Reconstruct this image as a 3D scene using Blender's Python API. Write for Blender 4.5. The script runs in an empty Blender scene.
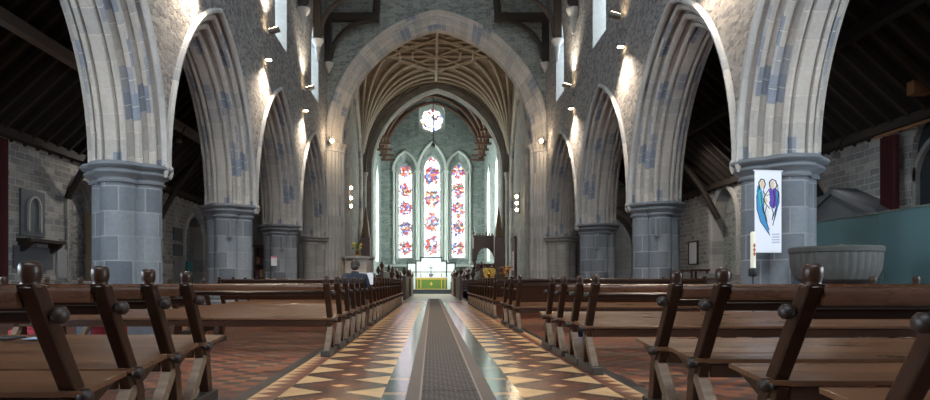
import bpy, bmesh, math, random
from mathutils import Vector, Matrix
random.seed(7)
PI = math.pi
SC = bpy.context.scene
COL = SC.collection
F, H, VX, VY = 650.0, 0.9, 431.6, 282.7      # focal length in px, eye height, vanishing point

# ------------------------------------------------------------------ camera
cd = bpy.data.cameras.new('camera'); cam = bpy.data.objects.new('camera', cd); COL.objects.link(cam)
cam.location = (0, 0, H); cam.rotation_euler = (PI/2, 0, 0)
cd.sensor_width = 36; cd.lens = 36*F/930
cd.shift_x = (465-VX)/930; cd.shift_y = (VY-200)/930
cd.clip_start = 0.05; cd.clip_end = 300
SC.camera = cam
SC.view_settings.view_transform = 'Standard'; SC.view_settings.look = 'None'
SC.view_settings.gamma = 1; SC.view_settings.use_curve_mapping = False
SC.view_settings.exposure = 0.38
SC.cycles.max_bounces = 6; SC.cycles.diffuse_bounces = 3; SC.cycles.glossy_bounces = 3
SC.cycles.transmission_bounces = 4; SC.cycles.sample_clamp_indirect = 4
SC.cycles.use_denoising = True

# ------------------------------------------------------------------ materials
def newmat(name):
    m = bpy.data.materials.new(name); m.use_nodes = True
    nt = m.node_tree; b = nt.nodes['Principled BSDF']
    return m, nt, b
def nd(nt, t, **k):
    n = nt.nodes.new(t)
    for a, v in k.items(): setattr(n, a, v)
    return n
def L(nt, a, b): nt.links.new(a, b)
def math_(nt, op, a, b=None, c=None, clamp=False):
    n = nd(nt, 'ShaderNodeMath', operation=op, use_clamp=clamp)
    for i, v in enumerate((a, b, c)):
        if v is None: continue
        if isinstance(v, (int, float)): n.inputs[i].default_value = v
        else: L(nt, v, n.inputs[i])
    return n.outputs[0]
def mixc(nt, f, a, b, bt='MIX'):
    n = nd(nt, 'ShaderNodeMix', data_type='RGBA', blend_type=bt)
    for i, v in ((0, f), (6, a), (7, b)):
        if isinstance(v, (int, float)): n.inputs[i].default_value = v
        elif isinstance(v, tuple): n.inputs[i].default_value = (*v[:3], 1)
        else: L(nt, v, n.inputs[i])
    return n.outputs[2]
def ramp(nt, f, stops, interp='LINEAR'):
    r = nd(nt, 'ShaderNodeValToRGB'); r.color_ramp.interpolation = interp
    e = r.color_ramp.elements
    while len(e) < len(stops): e.new(0.5)
    for i, (p, c) in enumerate(stops):
        e[i].position = p; e[i].color = (*c[:3], 1)
    if f is not None: L(nt, f, r.inputs[0])
    return r.outputs[0]
def noise(nt, vec, scale, detail=4, rough=.6):
    n = nd(nt, 'ShaderNodeTexNoise'); n.inputs['Scale'].default_value = scale
    n.inputs['Detail'].default_value = detail; n.inputs['Roughness'].default_value = rough
    if vec is not None: L(nt, vec, n.inputs['Vector'])
    return n
def bump(nt, b, h, s, d=.02):
    n = nd(nt, 'ShaderNodeBump'); n.inputs['Strength'].default_value = s; n.inputs['Distance'].default_value = d
    L(nt, h, n.inputs['Height']); L(nt, n.outputs[0], b.inputs['Normal'])
def uvn(nt): return nd(nt, 'ShaderNodeTexCoord').outputs['UV']
def objc(nt): return nd(nt, 'ShaderNodeTexCoord').outputs['Object']

def plain(name, c, rough=.6, metal=0, var=.12, scale=8, bs=0, spec=.5):
    m, nt, b = newmat(name)
    n = noise(nt, objc(nt), scale)
    k = math_(nt, 'MULTIPLY_ADD', n.outputs[0], var*2, 1-var)
    v = nd(nt, 'ShaderNodeCombineColor'); [L(nt, k, v.inputs[i]) for i in range(3)]
    L(nt, mixc(nt, 1.0, c, v.outputs[0], 'MULTIPLY'), b.inputs['Base Color'])
    b.inputs['Roughness'].default_value = rough; b.inputs['Metallic'].default_value = metal
    b.inputs['Specular IOR Level'].default_value = spec
    if bs: bump(nt, b, n.outputs[0], bs, .01)
    return m

def ashlar(name, c1, c2, mortar, bw, bh, ms=.012, patch=None, patch_amt=.5, bs=.35, rough=.85, distort=.01, coord='UV'):
    """dressed stone in courses, colour picked block by block"""
    m, nt, b = newmat(name)
    uv = nd(nt, 'ShaderNodeTexCoord').outputs[coord]
    n1 = noise(nt, uv, 3.0, 3)
    off = nd(nt, 'ShaderNodeVectorMath', operation='MULTIPLY_ADD')
    L(nt, n1.outputs['Color'], off.inputs[0]); off.inputs[1].default_value = (distort*2,)*3; L(nt, uv, off.inputs[2])
    def brick(ca, cb, seedshift=0):
        br = nd(nt, 'ShaderNodeTexBrick'); br.offset = .5; br.squash = 1
        br.inputs['Scale'].default_value = 1; br.inputs['Mortar Size'].default_value = ms
        br.inputs['Mortar Smooth'].default_value = .3; br.inputs['Bias'].default_value = seedshift
        br.inputs['Brick Width'].default_value = bw; br.inputs['Row Height'].default_value = bh
        for k, c in (('Color1', ca), ('Color2', cb), ('Mortar', mortar)): br.inputs[k].default_value = (*c, 1)
        L(nt, off.outputs[0], br.inputs['Vector']); return br
    br = brick(c1, c2)
    col = br.outputs[0]
    if patch:
        # whole runs of blocks cut from another stone
        sn = nd(nt, 'ShaderNodeVectorMath', operation='SNAP'); L(nt, uv, sn.inputs[0]); sn.inputs[1].default_value = (bw, .27 if bh > 2 else bh*2, 1)
        pn = noise(nt, sn.outputs[0], .9, 2)
        pm = ramp(nt, pn.outputs[0], [(1-patch_amt-.04, (0, 0, 0)), (1-patch_amt+.04, (1, 1, 1))])
        br2 = brick(patch, tuple(x*.8 for x in patch))
        col = mixc(nt, pm, col, br2.outputs[0])
    n2 = noise(nt, uv, 14, 5, .7); n3 = noise(nt, uv, 1.3, 3)
    g = math_(nt, 'MULTIPLY_ADD', n2.outputs[0], .5, .75); g2 = math_(nt, 'MULTIPLY_ADD', n3.outputs[0], .5, .75)
    gg = math_(nt, 'MULTIPLY', g, g2)
    v = nd(nt, 'ShaderNodeCombineColor'); [L(nt, gg, v.inputs[i]) for i in range(3)]
    L(nt, mixc(nt, 1.0, col, v.outputs[0], 'MULTIPLY'), b.inputs['Base Color'])
    b.inputs['Roughness'].default_value = rough; b.inputs['Specular IOR Level'].default_value = .25
    hh = math_(nt, 'SUBTRACT', math_(nt, 'MULTIPLY', n2.outputs[0], .5), br.outputs['Fac'])
    bump(nt, b, hh, bs, .03)
    return m

def rubble(name, c1, c2, c3, mortar, sx=.38, sy=.17, bs=.8, dist=.06, edge=.09):
    """rough walling of mixed stones"""
    m, nt, b = newmat(name)
    uv = uvn(nt)
    mp = nd(nt, 'ShaderNodeMapping'); mp.inputs['Scale'].default_value = (1/sx, 1/sy, 1); L(nt, uv, mp.inputs[0])
    vo = nd(nt, 'ShaderNodeTexVoronoi'); vo.voronoi_dimensions = '2D'; vo.inputs['Scale'].default_value = 1; vo.inputs['Randomness'].default_value = .8
    L(nt, mp.outputs[0], vo.inputs['Vector'])
    ve = nd(nt, 'ShaderNodeTexVoronoi'); ve.voronoi_dimensions = '2D'; ve.feature = 'DISTANCE_TO_EDGE'; ve.inputs['Scale'].default_value = 1; ve.inputs['Randomness'].default_value = .8
    L(nt, mp.outputs[0], ve.inputs['Vector'])
    sp = nd(nt, 'ShaderNodeSeparateColor'); L(nt, vo.outputs['Color'], sp.inputs[0])
    col = ramp(nt, sp.outputs[0], [(0, c1), (.5, c2), (1, c3)])
    e = ramp(nt, ve.outputs['Distance'], [(0, (0, 0, 0)), (edge, (1, 1, 1))])
    col = mixc(nt, e, mortar, col)
    n2 = noise(nt, uv, 13, 7, .8)
    g = math_(nt, 'MULTIPLY_ADD', n2.outputs[0], 1.2, .4)
    v = nd(nt, 'ShaderNodeCombineColor'); [L(nt, g, v.inputs[i]) for i in range(3)]
    L(nt, mixc(nt, 1.0, col, v.outputs[0], 'MULTIPLY'), b.inputs['Base Color'])
    b.inputs['Roughness'].default_value = .9; b.inputs['Specular IOR Level'].default_value = .15
    hh = math_(nt, 'ADD', math_(nt, 'ADD', math_(nt, 'MULTIPLY', e, .5), math_(nt, 'MULTIPLY', sp.outputs[1], .6)), math_(nt, 'MULTIPLY', n2.outputs[0], .9))
    bump(nt, b, hh, bs, dist)
    return m

def wood(name, c1, c2, rough=.35, scale=3, axis=(1, 8, 8), spec=.5, var=.1):
    m, nt, b = newmat(name)
    mp = nd(nt, 'ShaderNodeMapping'); mp.inputs['Scale'].default_value = axis; L(nt, objc(nt), mp.inputs[0])
    n = noise(nt, mp.outputs[0], scale, 6, .65)
    oi = nd(nt, 'ShaderNodeObjectInfo')
    col = ramp(nt, n.outputs[0], [(.3, c1), (.7, c2)])
    k = math_(nt, 'MULTIPLY_ADD', oi.outputs['Random'], var*2, 1-var)
    v = nd(nt, 'ShaderNodeCombineColor'); [L(nt, k, v.inputs[i]) for i in range(3)]
    L(nt, mixc(nt, 1.0, col, v.outputs[0], 'MULTIPLY'), b.inputs['Base Color'])
    L(nt, math_(nt, 'MULTIPLY_ADD', n.outputs[0], .25, rough-.12), b.inputs['Roughness'])
    b.inputs['Specular IOR Level'].default_value = spec
    bump(nt, b, n.outputs[0], .15, .005)
    return m

def emit(name, c, s):
    m, nt, b = newmat(name)
    b.inputs['Base Color'].default_value = (.8, .8, .8, 1)
    b.inputs['Emission Color'].default_value = (*c, 1); b.inputs['Emission Strength'].default_value = s
    return m

# ------------------------------------------------------------------ mesh building
class MB:
    def __init__(s): s.v = []; s.f = []; s.uv = []; s.m = []
    def add(s, vs, fs, uvs=None, m=0):
        o = len(s.v); s.v += [tuple(p) for p in vs]
        for i, f in enumerate(fs):
            s.f.append(tuple(o+k for k in f)); s.m.append(m); s.uv.append(uvs[i] if uvs else None)
        return s
    def box(s, x0, x1, y0, y1, z0, z1, m=0):
        if x0 > x1: x0, x1 = x1, x0
        if y0 > y1: y0, y1 = y1, y0
        v = [(x0, y0, z0), (x1, y0, z0), (x1, y1, z0), (x0, y1, z0), (x0, y0, z1), (x1, y0, z1), (x1, y1, z1), (x0, y1, z1)]
        return s.add(v, [(0, 3, 2, 1), (4, 5, 6, 7), (0, 1, 5, 4), (1, 2, 6, 5), (2, 3, 7, 6), (3, 0, 4, 7)], m=m)
    def prism(s, poly, a, b, ax, m=0):
        """poly in the plane across axis ax: 'x' -> (y,z), 'y' -> (x,z), 'z' -> (x,y)"""
        P = {'x': lambda p, t: (t, p[0], p[1]), 'y': lambda p, t: (p[0], t, p[1]), 'z': lambda p, t: (p[0], p[1], t)}[ax]
        n = len(poly); vs = [P(p, a) for p in poly]+[P(p, b) for p in poly]
        fs = [tuple(range(n))[::-1], tuple(range(n, 2*n))]+[(i, (i+1) % n, n+(i+1) % n, n+i) for i in range(n)]
        return s.add(vs, fs, m=m)
    def tube(s, pts, r, n=8, m=0, caps=True, squash=None):
        pts = [Vector(p) for p in pts]; R = r if isinstance(r, (list, tuple)) else [r]*len(pts)
        vs = []; up = None
        for i, p in enumerate(pts):
            t = (pts[min(i+1, len(pts)-1)]-pts[max(i-1, 0)]).normalized()
            if up is None: up = Vector((0, 0, 1)) if abs(t.z) < .9 else Vector((0, 1, 0))
            a = t.cross(up).normalized(); b = a.cross(t).normalized(); up = b
            for k in range(n):
                th = 2*PI*k/n; c, d = math.cos(th), math.sin(th)
                q = a*c*(squash[0] if squash else 1)+b*d*(squash[1] if squash else 1)
                vs.append(p+q*R[i])
        fs = []
        for i in range(len(pts)-1):
            for k in range(n): fs.append((i*n+k, i*n+(k+1) % n, (i+1)*n+(k+1) % n, (i+1)*n+k))
        if caps: fs += [tuple(range(n))[::-1], tuple((len(pts)-1)*n+k for k in range(n))]
        return s.add(vs, fs, m=m)
    def lathe(s, prof, c=(0, 0, 0), n=24, m=0, rf=None, arc=(0, 2*PI), M=None):
        """prof (r,z) list; rf(phi) scales or shapes"""
        full = abs(arc[1]-arc[0]-2*PI) < 1e-6; cols = n if full else n+1
        vs = []; us = []
        for j, (r, z) in enumerate(prof):
            for k in range(cols):
                ph = arc[0]+(arc[1]-arc[0])*k/n
                rr = rf(ph, r, j) if rf else r
                p = Vector((rr*math.cos(ph), rr*math.sin(ph), z))
                if M: p = M @ p
                vs.append((c[0]+p.x, c[1]+p.y, c[2]+p.z))
        fs = []; uvs = []
        rr0 = max(p[0] for p in prof)
        for j in range(len(prof)-1):
            for k in range(n):
                k2 = (k+1) % cols if full else k+1
                fs.append((j*cols+k, j*cols+k2, (j+1)*cols+k2, (j+1)*cols+k))
                u0, u1 = [rr0*(arc[0]+(arc[1]-arc[0])*q/n) for q in (k, k+1)]
                uvs.append([(u0, prof[j][1]), (u1, prof[j][1]), (u1, prof[j+1][1]), (u0, prof[j+1][1])])
        s.add(vs, fs, uvs, m)
        if full:
            o = len(s.v)-len(vs)
            for j, fl in ((0, True), (len(prof)-1, False)):
                if prof[j][0] > 1e-4:
                    f = tuple(o+j*cols+k for k in range(cols)); s.f.append(f[::-1] if fl else f); s.m.append(m); s.uv.append(None)
        return s
    def ball(s, c, r, n=12, m=0, sc=(1, 1, 1)):
        k = max(4, n//2); pr = [(math.sin(PI*i/k)*1.0, -math.cos(PI*i/k)) for i in range(k+1)]
        pr[0] = (1e-5, -1); pr[-1] = (1e-5, 1)
        M = Matrix.Diagonal((r*sc[0], r*sc[1], r*sc[2])).to_3x3()
        return s.lathe(pr, c, n, m, M=M)
    def build(s, name, mats, parent=None, smooth=0, bevel=0, loc=None, recalc=True, doubles=0):
        me = bpy.data.meshes.new(name)
        me.from_pydata(s.v, [], s.f)
        if not isinstance(mats, (list, tuple)): mats = [mats]
        for mt in mats: me.materials.append(mt)
        me.polygons.foreach_set('material_index', s.m)
        uvl = me.uv_layers.new(name='UVMap').data
        me.update()
        for p in me.polygons:
            ex = s.uv[p.index]
            n = p.normal; ax = max(range(3), key=lambda i: abs(n[i]))
            for j, li in enumerate(p.loop_indices):
                if ex: uvl[li].uv = ex[j]
                else:
                    co = me.vertices[me.loops[li].vertex_index].co
                    uvl[li].uv = (co.y, co.z) if ax == 0 else (co.x, co.z) if ax == 1 else (co.x, co.y)
        if bevel or recalc or doubles:
            bm = bmesh.new(); bm.from_mesh(me)
            if doubles: bmesh.ops.remove_doubles(bm, verts=bm.verts, dist=doubles)
            if recalc: bmesh.ops.recalc_face_normals(bm, faces=bm.faces)
            if bevel:
                es = [e for e in bm.edges if len(e.link_faces) == 2 and e.calc_face_angle(0) > .6]
                bmesh.ops.bevel(bm, geom=es, offset=bevel, segments=2, affect='EDGES', profile=.5)
            bm.to_mesh(me); bm.free()
        if smooth:
            me.shade_smooth()
            me.set_sharp_from_angle(angle=math.radians(smooth))
        o = bpy.data.objects.new(name, me); COL.objects.link(o)
        if parent: o.parent = parent
        if loc: o.location = loc
        return o

def tag(o, label=None, cat=None, group=None, kind='thing'):
    if label: o['label'] = label
    if cat: o['category'] = cat
    if group: o['group'] = group
    o['kind'] = kind
    return o
def struct(o): o['kind'] = 'structure'; return o
def empty(name, loc=(0, 0, 0), label=None, cat=None, group=None, rz=0):
    o = bpy.data.objects.new(name, None); COL.objects.link(o); o.location = loc; o.rotation_euler = (0, 0, rz)
    o.empty_display_size = .1
    return tag(o, label, cat, group)
def copy_tree(o, parent=None):
    c = o.copy(); COL.objects.link(c)
    if parent: c.parent = parent
    for ch in list(o.children): copy_tree(ch, c)
    return c

MX = lambda u, z, d: (d, u, z)       # wall running along y
MY = lambda u, z, d: (u, d, z)       # wall running along x

def arch_pts(s, R, n=14):
    """left springing to apex to right springing, offsets from the centre: (du, dz)"""
    c = R-s; te = math.acos(max(-1, min(1, c/R)))
    half = [(-(R*math.cos(te*i/n)-c), R*math.sin(te*i/n)) for i in range(n+1)]
    return half+[(-a, b) for a, b in half[-2::-1]]
def rad(s, rise): return (s*s+rise*rise)/(2*s)
def arch_z(s, R, du):
    c = R-s; q = R*R-(abs(du)+c)**2
    return math.sqrt(max(0, q))

def sweep_arch(mb, M, uc, zs, s, R, prof, n=16, m=0, drop=0, closed=False):
    """prof list of (dr, d) swept round a pointed arch whose inner line has half span s, radius R"""
    c = R-s; pts = []; uvs = []; acc = 0; pl = []
    for k, (dr, d) in enumerate(prof):
        if k: acc += math.hypot(dr-prof[k-1][0], d-prof[k-1][1])
        pl.append(acc)
        r = R+dr; te = math.acos(max(-1, min(1, c/r))) if r > 0 else 0
        row = []
        if drop: row.append((-(r-c), -drop, -drop))
        for i in range(n+1): row.append((-(r*math.cos(te*i/n)-c), r*math.sin(te*i/n), te*i/n*R))
        tot = te*R
        for i in range(n-1, -1, -1): row.append(((r*math.cos(te*i/n)-c), r*math.sin(te*i/n), 2*tot-te*i/n*R))
        if drop: row.append(((r-c), -drop, 2*tot+drop))
        pts.append([(M(uc+a, zs+b, d), t) for a, b, t in row])
    K = len(pts[0]); vs = [p for row in pts for p, _ in row]; fs = []
    rng = len(prof) if closed else len(prof)-1
    for k in range(rng):
        k2 = (k+1) % len(prof)
        v0, v1 = pl[k], pl[k2] if k2 else pl[k]+.1
        for i in range(K-1):
            fs.append((k*K+i, k*K+i+1, k2*K+i+1, k2*K+i))
            uvs.append([(pts[k][i][1], v0), (pts[k][i+1][1], v0), (pts[k][i+1][1], v1), (pts[k][i][1], v1)])
    if closed:
        fs += [tuple(k*K for k in range(len(prof))), tuple(k*K+K-1 for k in range(len(prof)))]; uvs += [None, None]
    mb.add(vs, fs, uvs, m)

def wall(mb, M, u0, u1, z0, z1, holes, d0, d1, m=0, reveal=True, ends=True):
    """holes: (uc, s, zb, zs, R). d0 = seen face, d1 = far face"""
    us = {u0, u1}
    for (uc, s, zb, zs, R) in holes:
        for a, b in arch_pts(s, R, 10): us.add(round(uc+a, 5))
    us = sorted(u for u in us if u0-1e-6 <= u <= u1+1e-6)
    for a, b in zip(us, us[1:]):
        if b-a < 1e-4: continue
        mid = (a+b)/2; hs = sorted([h for h in holes if abs(mid-h[0]) < h[1]], key=lambda h: h[2])
        lo = (z0, z0); segs = []
        for h in hs:
            if h[2] > z0+1e-4: segs.append((lo, (h[2], h[2])))
            lo = (h[3]+arch_z(h[1], h[4], a-h[0]), h[3]+arch_z(h[1], h[4], b-h[0]))
        segs.append((lo, (z1, z1)))
        for (l0, l1), (t0, t1) in segs:
            for d in (d0, d1):
                mb.add([M(a, l0, d), M(b, l1, d), M(b, t1, d), M(a, t0, d)], [(0, 1, 2, 3)], [[(a, l0), (b, l1), (b, t1), (a, t0)]], m)
    mb.add([M(u0, z1, d0), M(u1, z1, d0), M(u1, z1, d1), M(u0, z1, d1)], [(0, 1, 2, 3)], m=m)
    if ends:
        for u in (u0, u1): mb.add([M(u, z0, d0), M(u, z1, d0), M(u, z1, d1), M(u, z0, d1)], [(0, 1, 2, 3)], m=m)
    if reveal:
        for (uc, s, zb, zs, R) in holes:
            o = [(-s, zb-zs)]+arch_pts(s, R, 10)+[(s, zb-zs)]
            for (a0, b0), (a1, b1) in zip(o, o[1:]+([o[0]] if zb > z0+1e-3 else [])):
                mb.add([M(uc+a0, zs+b0, d0), M(uc+a1, zs+b1, d0), M(uc+a1, zs+b1, d1), M(uc+a0, zs+b0, d1)], [(0, 1, 2, 3)], m=m)
def outline(uc, s, zb, zs, R, n=10):
    return [(uc-s, zb)]+[(uc+a, zs+b) for a, b in arch_pts(s, R, n)]+[(uc+s, zb)]
def loft(mb, M, oa, da, ob, db, m=0):
    n = len(oa); vs = [M(p[0], p[1], da) for p in oa]+[M(p[0], p[1], db) for p in ob]; fs = []; uv = []; acc = 0
    for i in range(n):
        j = (i+1) % n; l = math.hypot(oa[j][0]-oa[i][0], oa[j][1]-oa[i][1])
        fs.append((i, j, n+j, n+i)); uv.append([(acc, 0), (acc+l, 0), (acc+l, abs(db-da)), (acc, abs(db-da))]); acc += l
    mb.add(vs, fs, uv, m)
def fillface(mb, M, o, d, m=0, norm=None):
    uc = (min(p[0] for p in o), min(p[1] for p in o)); w = max(p[0] for p in o)-uc[0]; h = max(p[1] for p in o)-uc[1]
    mb.add([M(p[0], p[1], d) for p in o], [tuple(range(len(o)))], [[((p[0]-uc[0])/w, (p[1]-uc[1])/(w)) for p in o]], m)

# ------------------------------------------------------------------ material set
M_rub = rubble('rubble_nave', (.20, .20, .21), (.36, .35, .345), (.50, .475, .45), (.50, .48, .45), .15, .07, bs=1, dist=.12)
M_rubaisle = ashlar('squared_rubble_aisle', (.20, .20, .21), (.44, .42, .385), (.46, .445, .41), .36, .165, .016, patch=(.30, .285, .26), patch_amt=.45, bs=.9, distort=.045)
M_eastst = rubble('green_grey_coursed', (.15, .185, .18), (.21, .25, .235), (.29, .325, .305), (.36, .39, .37), .36, .15, bs=.4, edge=.07)
M_endst = rubble('grey_green_coursed', (.19, .21, .195), (.27, .29, .265), (.36, .37, .335), (.42, .43, .40), .28, .12, bs=.5)
M_cream = ashlar('cream_arch_stone', (.52, .47, .41), (.36, .34, .315), (.56, .52, .47), .42, 9, .008, patch=(.25, .275, .32), patch_amt=.42, bs=.5)
M_dress = ashlar('pale_dressed_stone', (.50, .475, .435), (.40, .385, .36), (.42, .41, .39), .5, .5, .008, patch=(.24, .26, .29), patch_amt=.42)
M_blue = ashlar('blue_grey_pillar_stone', (.12, .135, .155), (.235, .255, .275), (.28, .29, .295), .51, .43, .014, bs=.4)
M_bluecap = ashlar('blue_grey_capital_stone', (.17, .185, .20), (.22, .235, .25), (.24, .25, .26), 1.3, .8, .01)
M_pier = ashlar('grey_pier_ashlar', (.28, .27, .25), (.37, .355, .33), (.25, .24, .225), .6, .34, .01, bs=.3)
M_brown = ashlar('brown_vault_stone', (.17, .13, .10), (.25, .19, .145), (.14, .11, .085), .5, .3, .01)
M_rib = plain('vault_rib_stone', (.40, .335, .265), .85, var=.2)
M_greenst = plain('green_white_trim_stone', (.50, .54, .50), .8, var=.2)
M_oak = wood('pew_oak', (.022, .009, .005), (.045, .018, .009), .34, scale=1.5, axis=(1, 5, 5), spec=.35)
M_seat = wood('pew_seat_oak', (.085, .038, .018), (.15, .068, .031), .30, scale=1.2, axis=(1, 4, 4))
M_rail = wood('pew_rail_oak', (.045, .017, .008), (.085, .034, .015), .28, scale=1.5, axis=(1, 5, 5), spec=.45)
M_worn = wood('worn_leg_oak', (.10, .06, .036), (.20, .135, .088), .6)
M_foot = wood('pew_foot_dark', (.022, .017, .014), (.05, .04, .034), .5)
M_peg = wood('peg_wood', (.012, .006, .004), (.024, .011, .007), .5)
M_roof = wood('roof_timber', (.02, .014, .011), (.042, .03, .022), .75, axis=(4, 4, 4))
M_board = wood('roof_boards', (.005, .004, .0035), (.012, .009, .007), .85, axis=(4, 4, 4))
M_lightbeam = wood('pale_purlin', (.16, .15, .14), (.24, .225, .2), .7)
M_stall = wood('stall_wood', (.045, .017, .010), (.10, .040, .022), .4)
M_dark = plain('black_iron', (.015, .015, .016), .5)
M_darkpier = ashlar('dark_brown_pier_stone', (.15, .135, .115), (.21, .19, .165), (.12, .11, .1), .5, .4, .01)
M_speak = plain('grey_speaker_case', (.22, .235, .25), .6, var=.05)
M_white = plain('white_paper', (.75, .76, .78), .7, var=.03)
M_marble = plain('white_marble', (.72, .76, .74), .4, var=.08, scale=2)
M_slate = plain('slate', (.10, .11, .125), .6, var=.25)
M_brass = plain('brass', (.75, .48, .12), .25, 1.0, .08)
M_gold = plain('gold_thread', (.60, .42, .10), .5, .3)
M_green = plain('green_altar_silk', (.10, .17, .02), .55, var=.25, scale=30)
M_redcl = plain('red_cloth', (.30, .012, .03), .8, var=.3)
M_curt = plain('wine_red_curtain', (.075, .012, .016), .85, var=.3)
M_stepd = plain('dark_slate_step', (.025, .035, .042), .45, var=.2)
M_lampc = plain('lamp_case_grey', (.13, .12, .11), .5)
M_tan = plain('tan_lamp_case', (.30, .15, .07), .5)
M_candle = plain('ivory_wax', (.80, .74, .60), .4, var=.04)
E_warm = emit('lamp_glow', (1, .72, .42), 30)
E_sky = emit('clerestory_daylight', (.66, .84, 1.0), 12.0)
E_side = emit('chancel_daylight', (.90, 1.0, .97), 34.0)

# stained glass --------------------------------------------------------------
def stained(name, period, first, strength, rose=False, aspect=1):
    m, nt, b = newmat(name)
    uv = uvn(nt); sp = nd(nt, 'ShaderNodeSeparateXYZ'); L(nt, uv, sp.inputs[0])
    u, v = sp.outputs[0], sp.outputs[1]
    oi = nd(nt, 'ShaderNodeObjectInfo'); vo_ = nd(nt, 'ShaderNodeVectorMath', operation='MULTIPLY_ADD'); L(nt, oi.outputs['Random'], vo_.inputs[0]); vo_.inputs[1].default_value = (17, 31, 0); L(nt, uv, vo_.inputs[2]); uv = vo_.outputs[0]
    vo = nd(nt, 'ShaderNodeTexVoronoi'); vo.voronoi_dimensions = '2D'; vo.inputs['Scale'].default_value = 7.5 if not rose else 9; L(nt, uv, vo.inputs['Vector'])
    vb = nd(nt, 'ShaderNodeTexVoronoi'); vb.voronoi_dimensions = '2D'; vb.inputs['Scale'].default_value = 16; L(nt, uv, vb.inputs['Vector'])
    s2 = nd(nt, 'ShaderNodeSeparateColor'); L(nt, vo.outputs['Color'], s2.inputs[0])
    s3 = nd(nt, 'ShaderNodeSeparateColor'); L(nt, vb.outputs['Color'], s3.inputs[0])
    pal = ramp(nt, s2.outputs[0], [(0, (.13, .012, .012)), (.2, (.24, .05, .03)), (.32, (.24, .21, .20)), (.42, (.015, .025, .09)), (.54, (.06, .085, .20)), (.66, (.05, .02, .015)), (.76, (.20, .11, .04)), (.86, (.03, .07, .05)), (.93, (.3, .3, .32))], 'CONSTANT')
    bg = ramp(nt, s3.outputs[0], [(0, (.9, .95, 1)), (.40, (.40, .45, .52)), (.62, (.13, .155, .26)), (.74, (.5, .47, .42)), (.92, (.22, .11, .09))], 'CONSTANT')
    if rose:
        col = mixc(nt, math_(nt, 'GREATER_THAN', s2.outputs[1], .68), bg, pal)
    else:
        fr = math_(nt, 'FRACT', math_(nt, 'DIVIDE', math_(nt, 'SUBTRACT', v, first), period))
        dy = math_(nt, 'MULTIPLY', math_(nt, 'ABSOLUTE', math_(nt, 'SUBTRACT', fr, .5)), 2.2)
        dx = math_(nt, 'MULTIPLY', math_(nt, 'ABSOLUTE', math_(nt, 'SUBTRACT', u, .5)), 1.8)
        rr = math_(nt, 'ADD', math_(nt, 'MULTIPLY', dx, dx), math_(nt, 'MULTIPLY', dy, dy))
        nn = noise(nt, uv, 3.2, 3)
        ins = math_(nt, 'LESS_THAN', math_(nt, 'ADD', rr, math_(nt, 'MULTIPLY_ADD', nn.outputs[0], 3.0, -1.5)), .80)
        col = mixc(nt, ins, bg, pal)
    ve = nd(nt, 'ShaderNodeTexVoronoi'); ve.voronoi_dimensions = '2D'; ve.feature = 'DISTANCE_TO_EDGE'; ve.inputs['Scale'].default_value = 7.5 if not rose else 9; L(nt, uv, ve.inputs['Vector'])
    lead = ramp(nt, ve.outputs['Distance'], [(.02, (.15, .15, .17)), (.06, (1, 1, 1))])
    col = mixc(nt, 1.0, col, lead, 'MULTIPLY')
    L(nt, col, b.inputs['Emission Color']); b.inputs['Emission Strength'].default_value = strength
    b.inputs['Base Color'].default_value = (.1, .1, .1, 1)
    return m
M_glass = stained('stained_glass_lancet', 1.5, .0, 5.0)
M_rose = stained('stained_glass_rose', 1, 0, 5.0, True)

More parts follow.
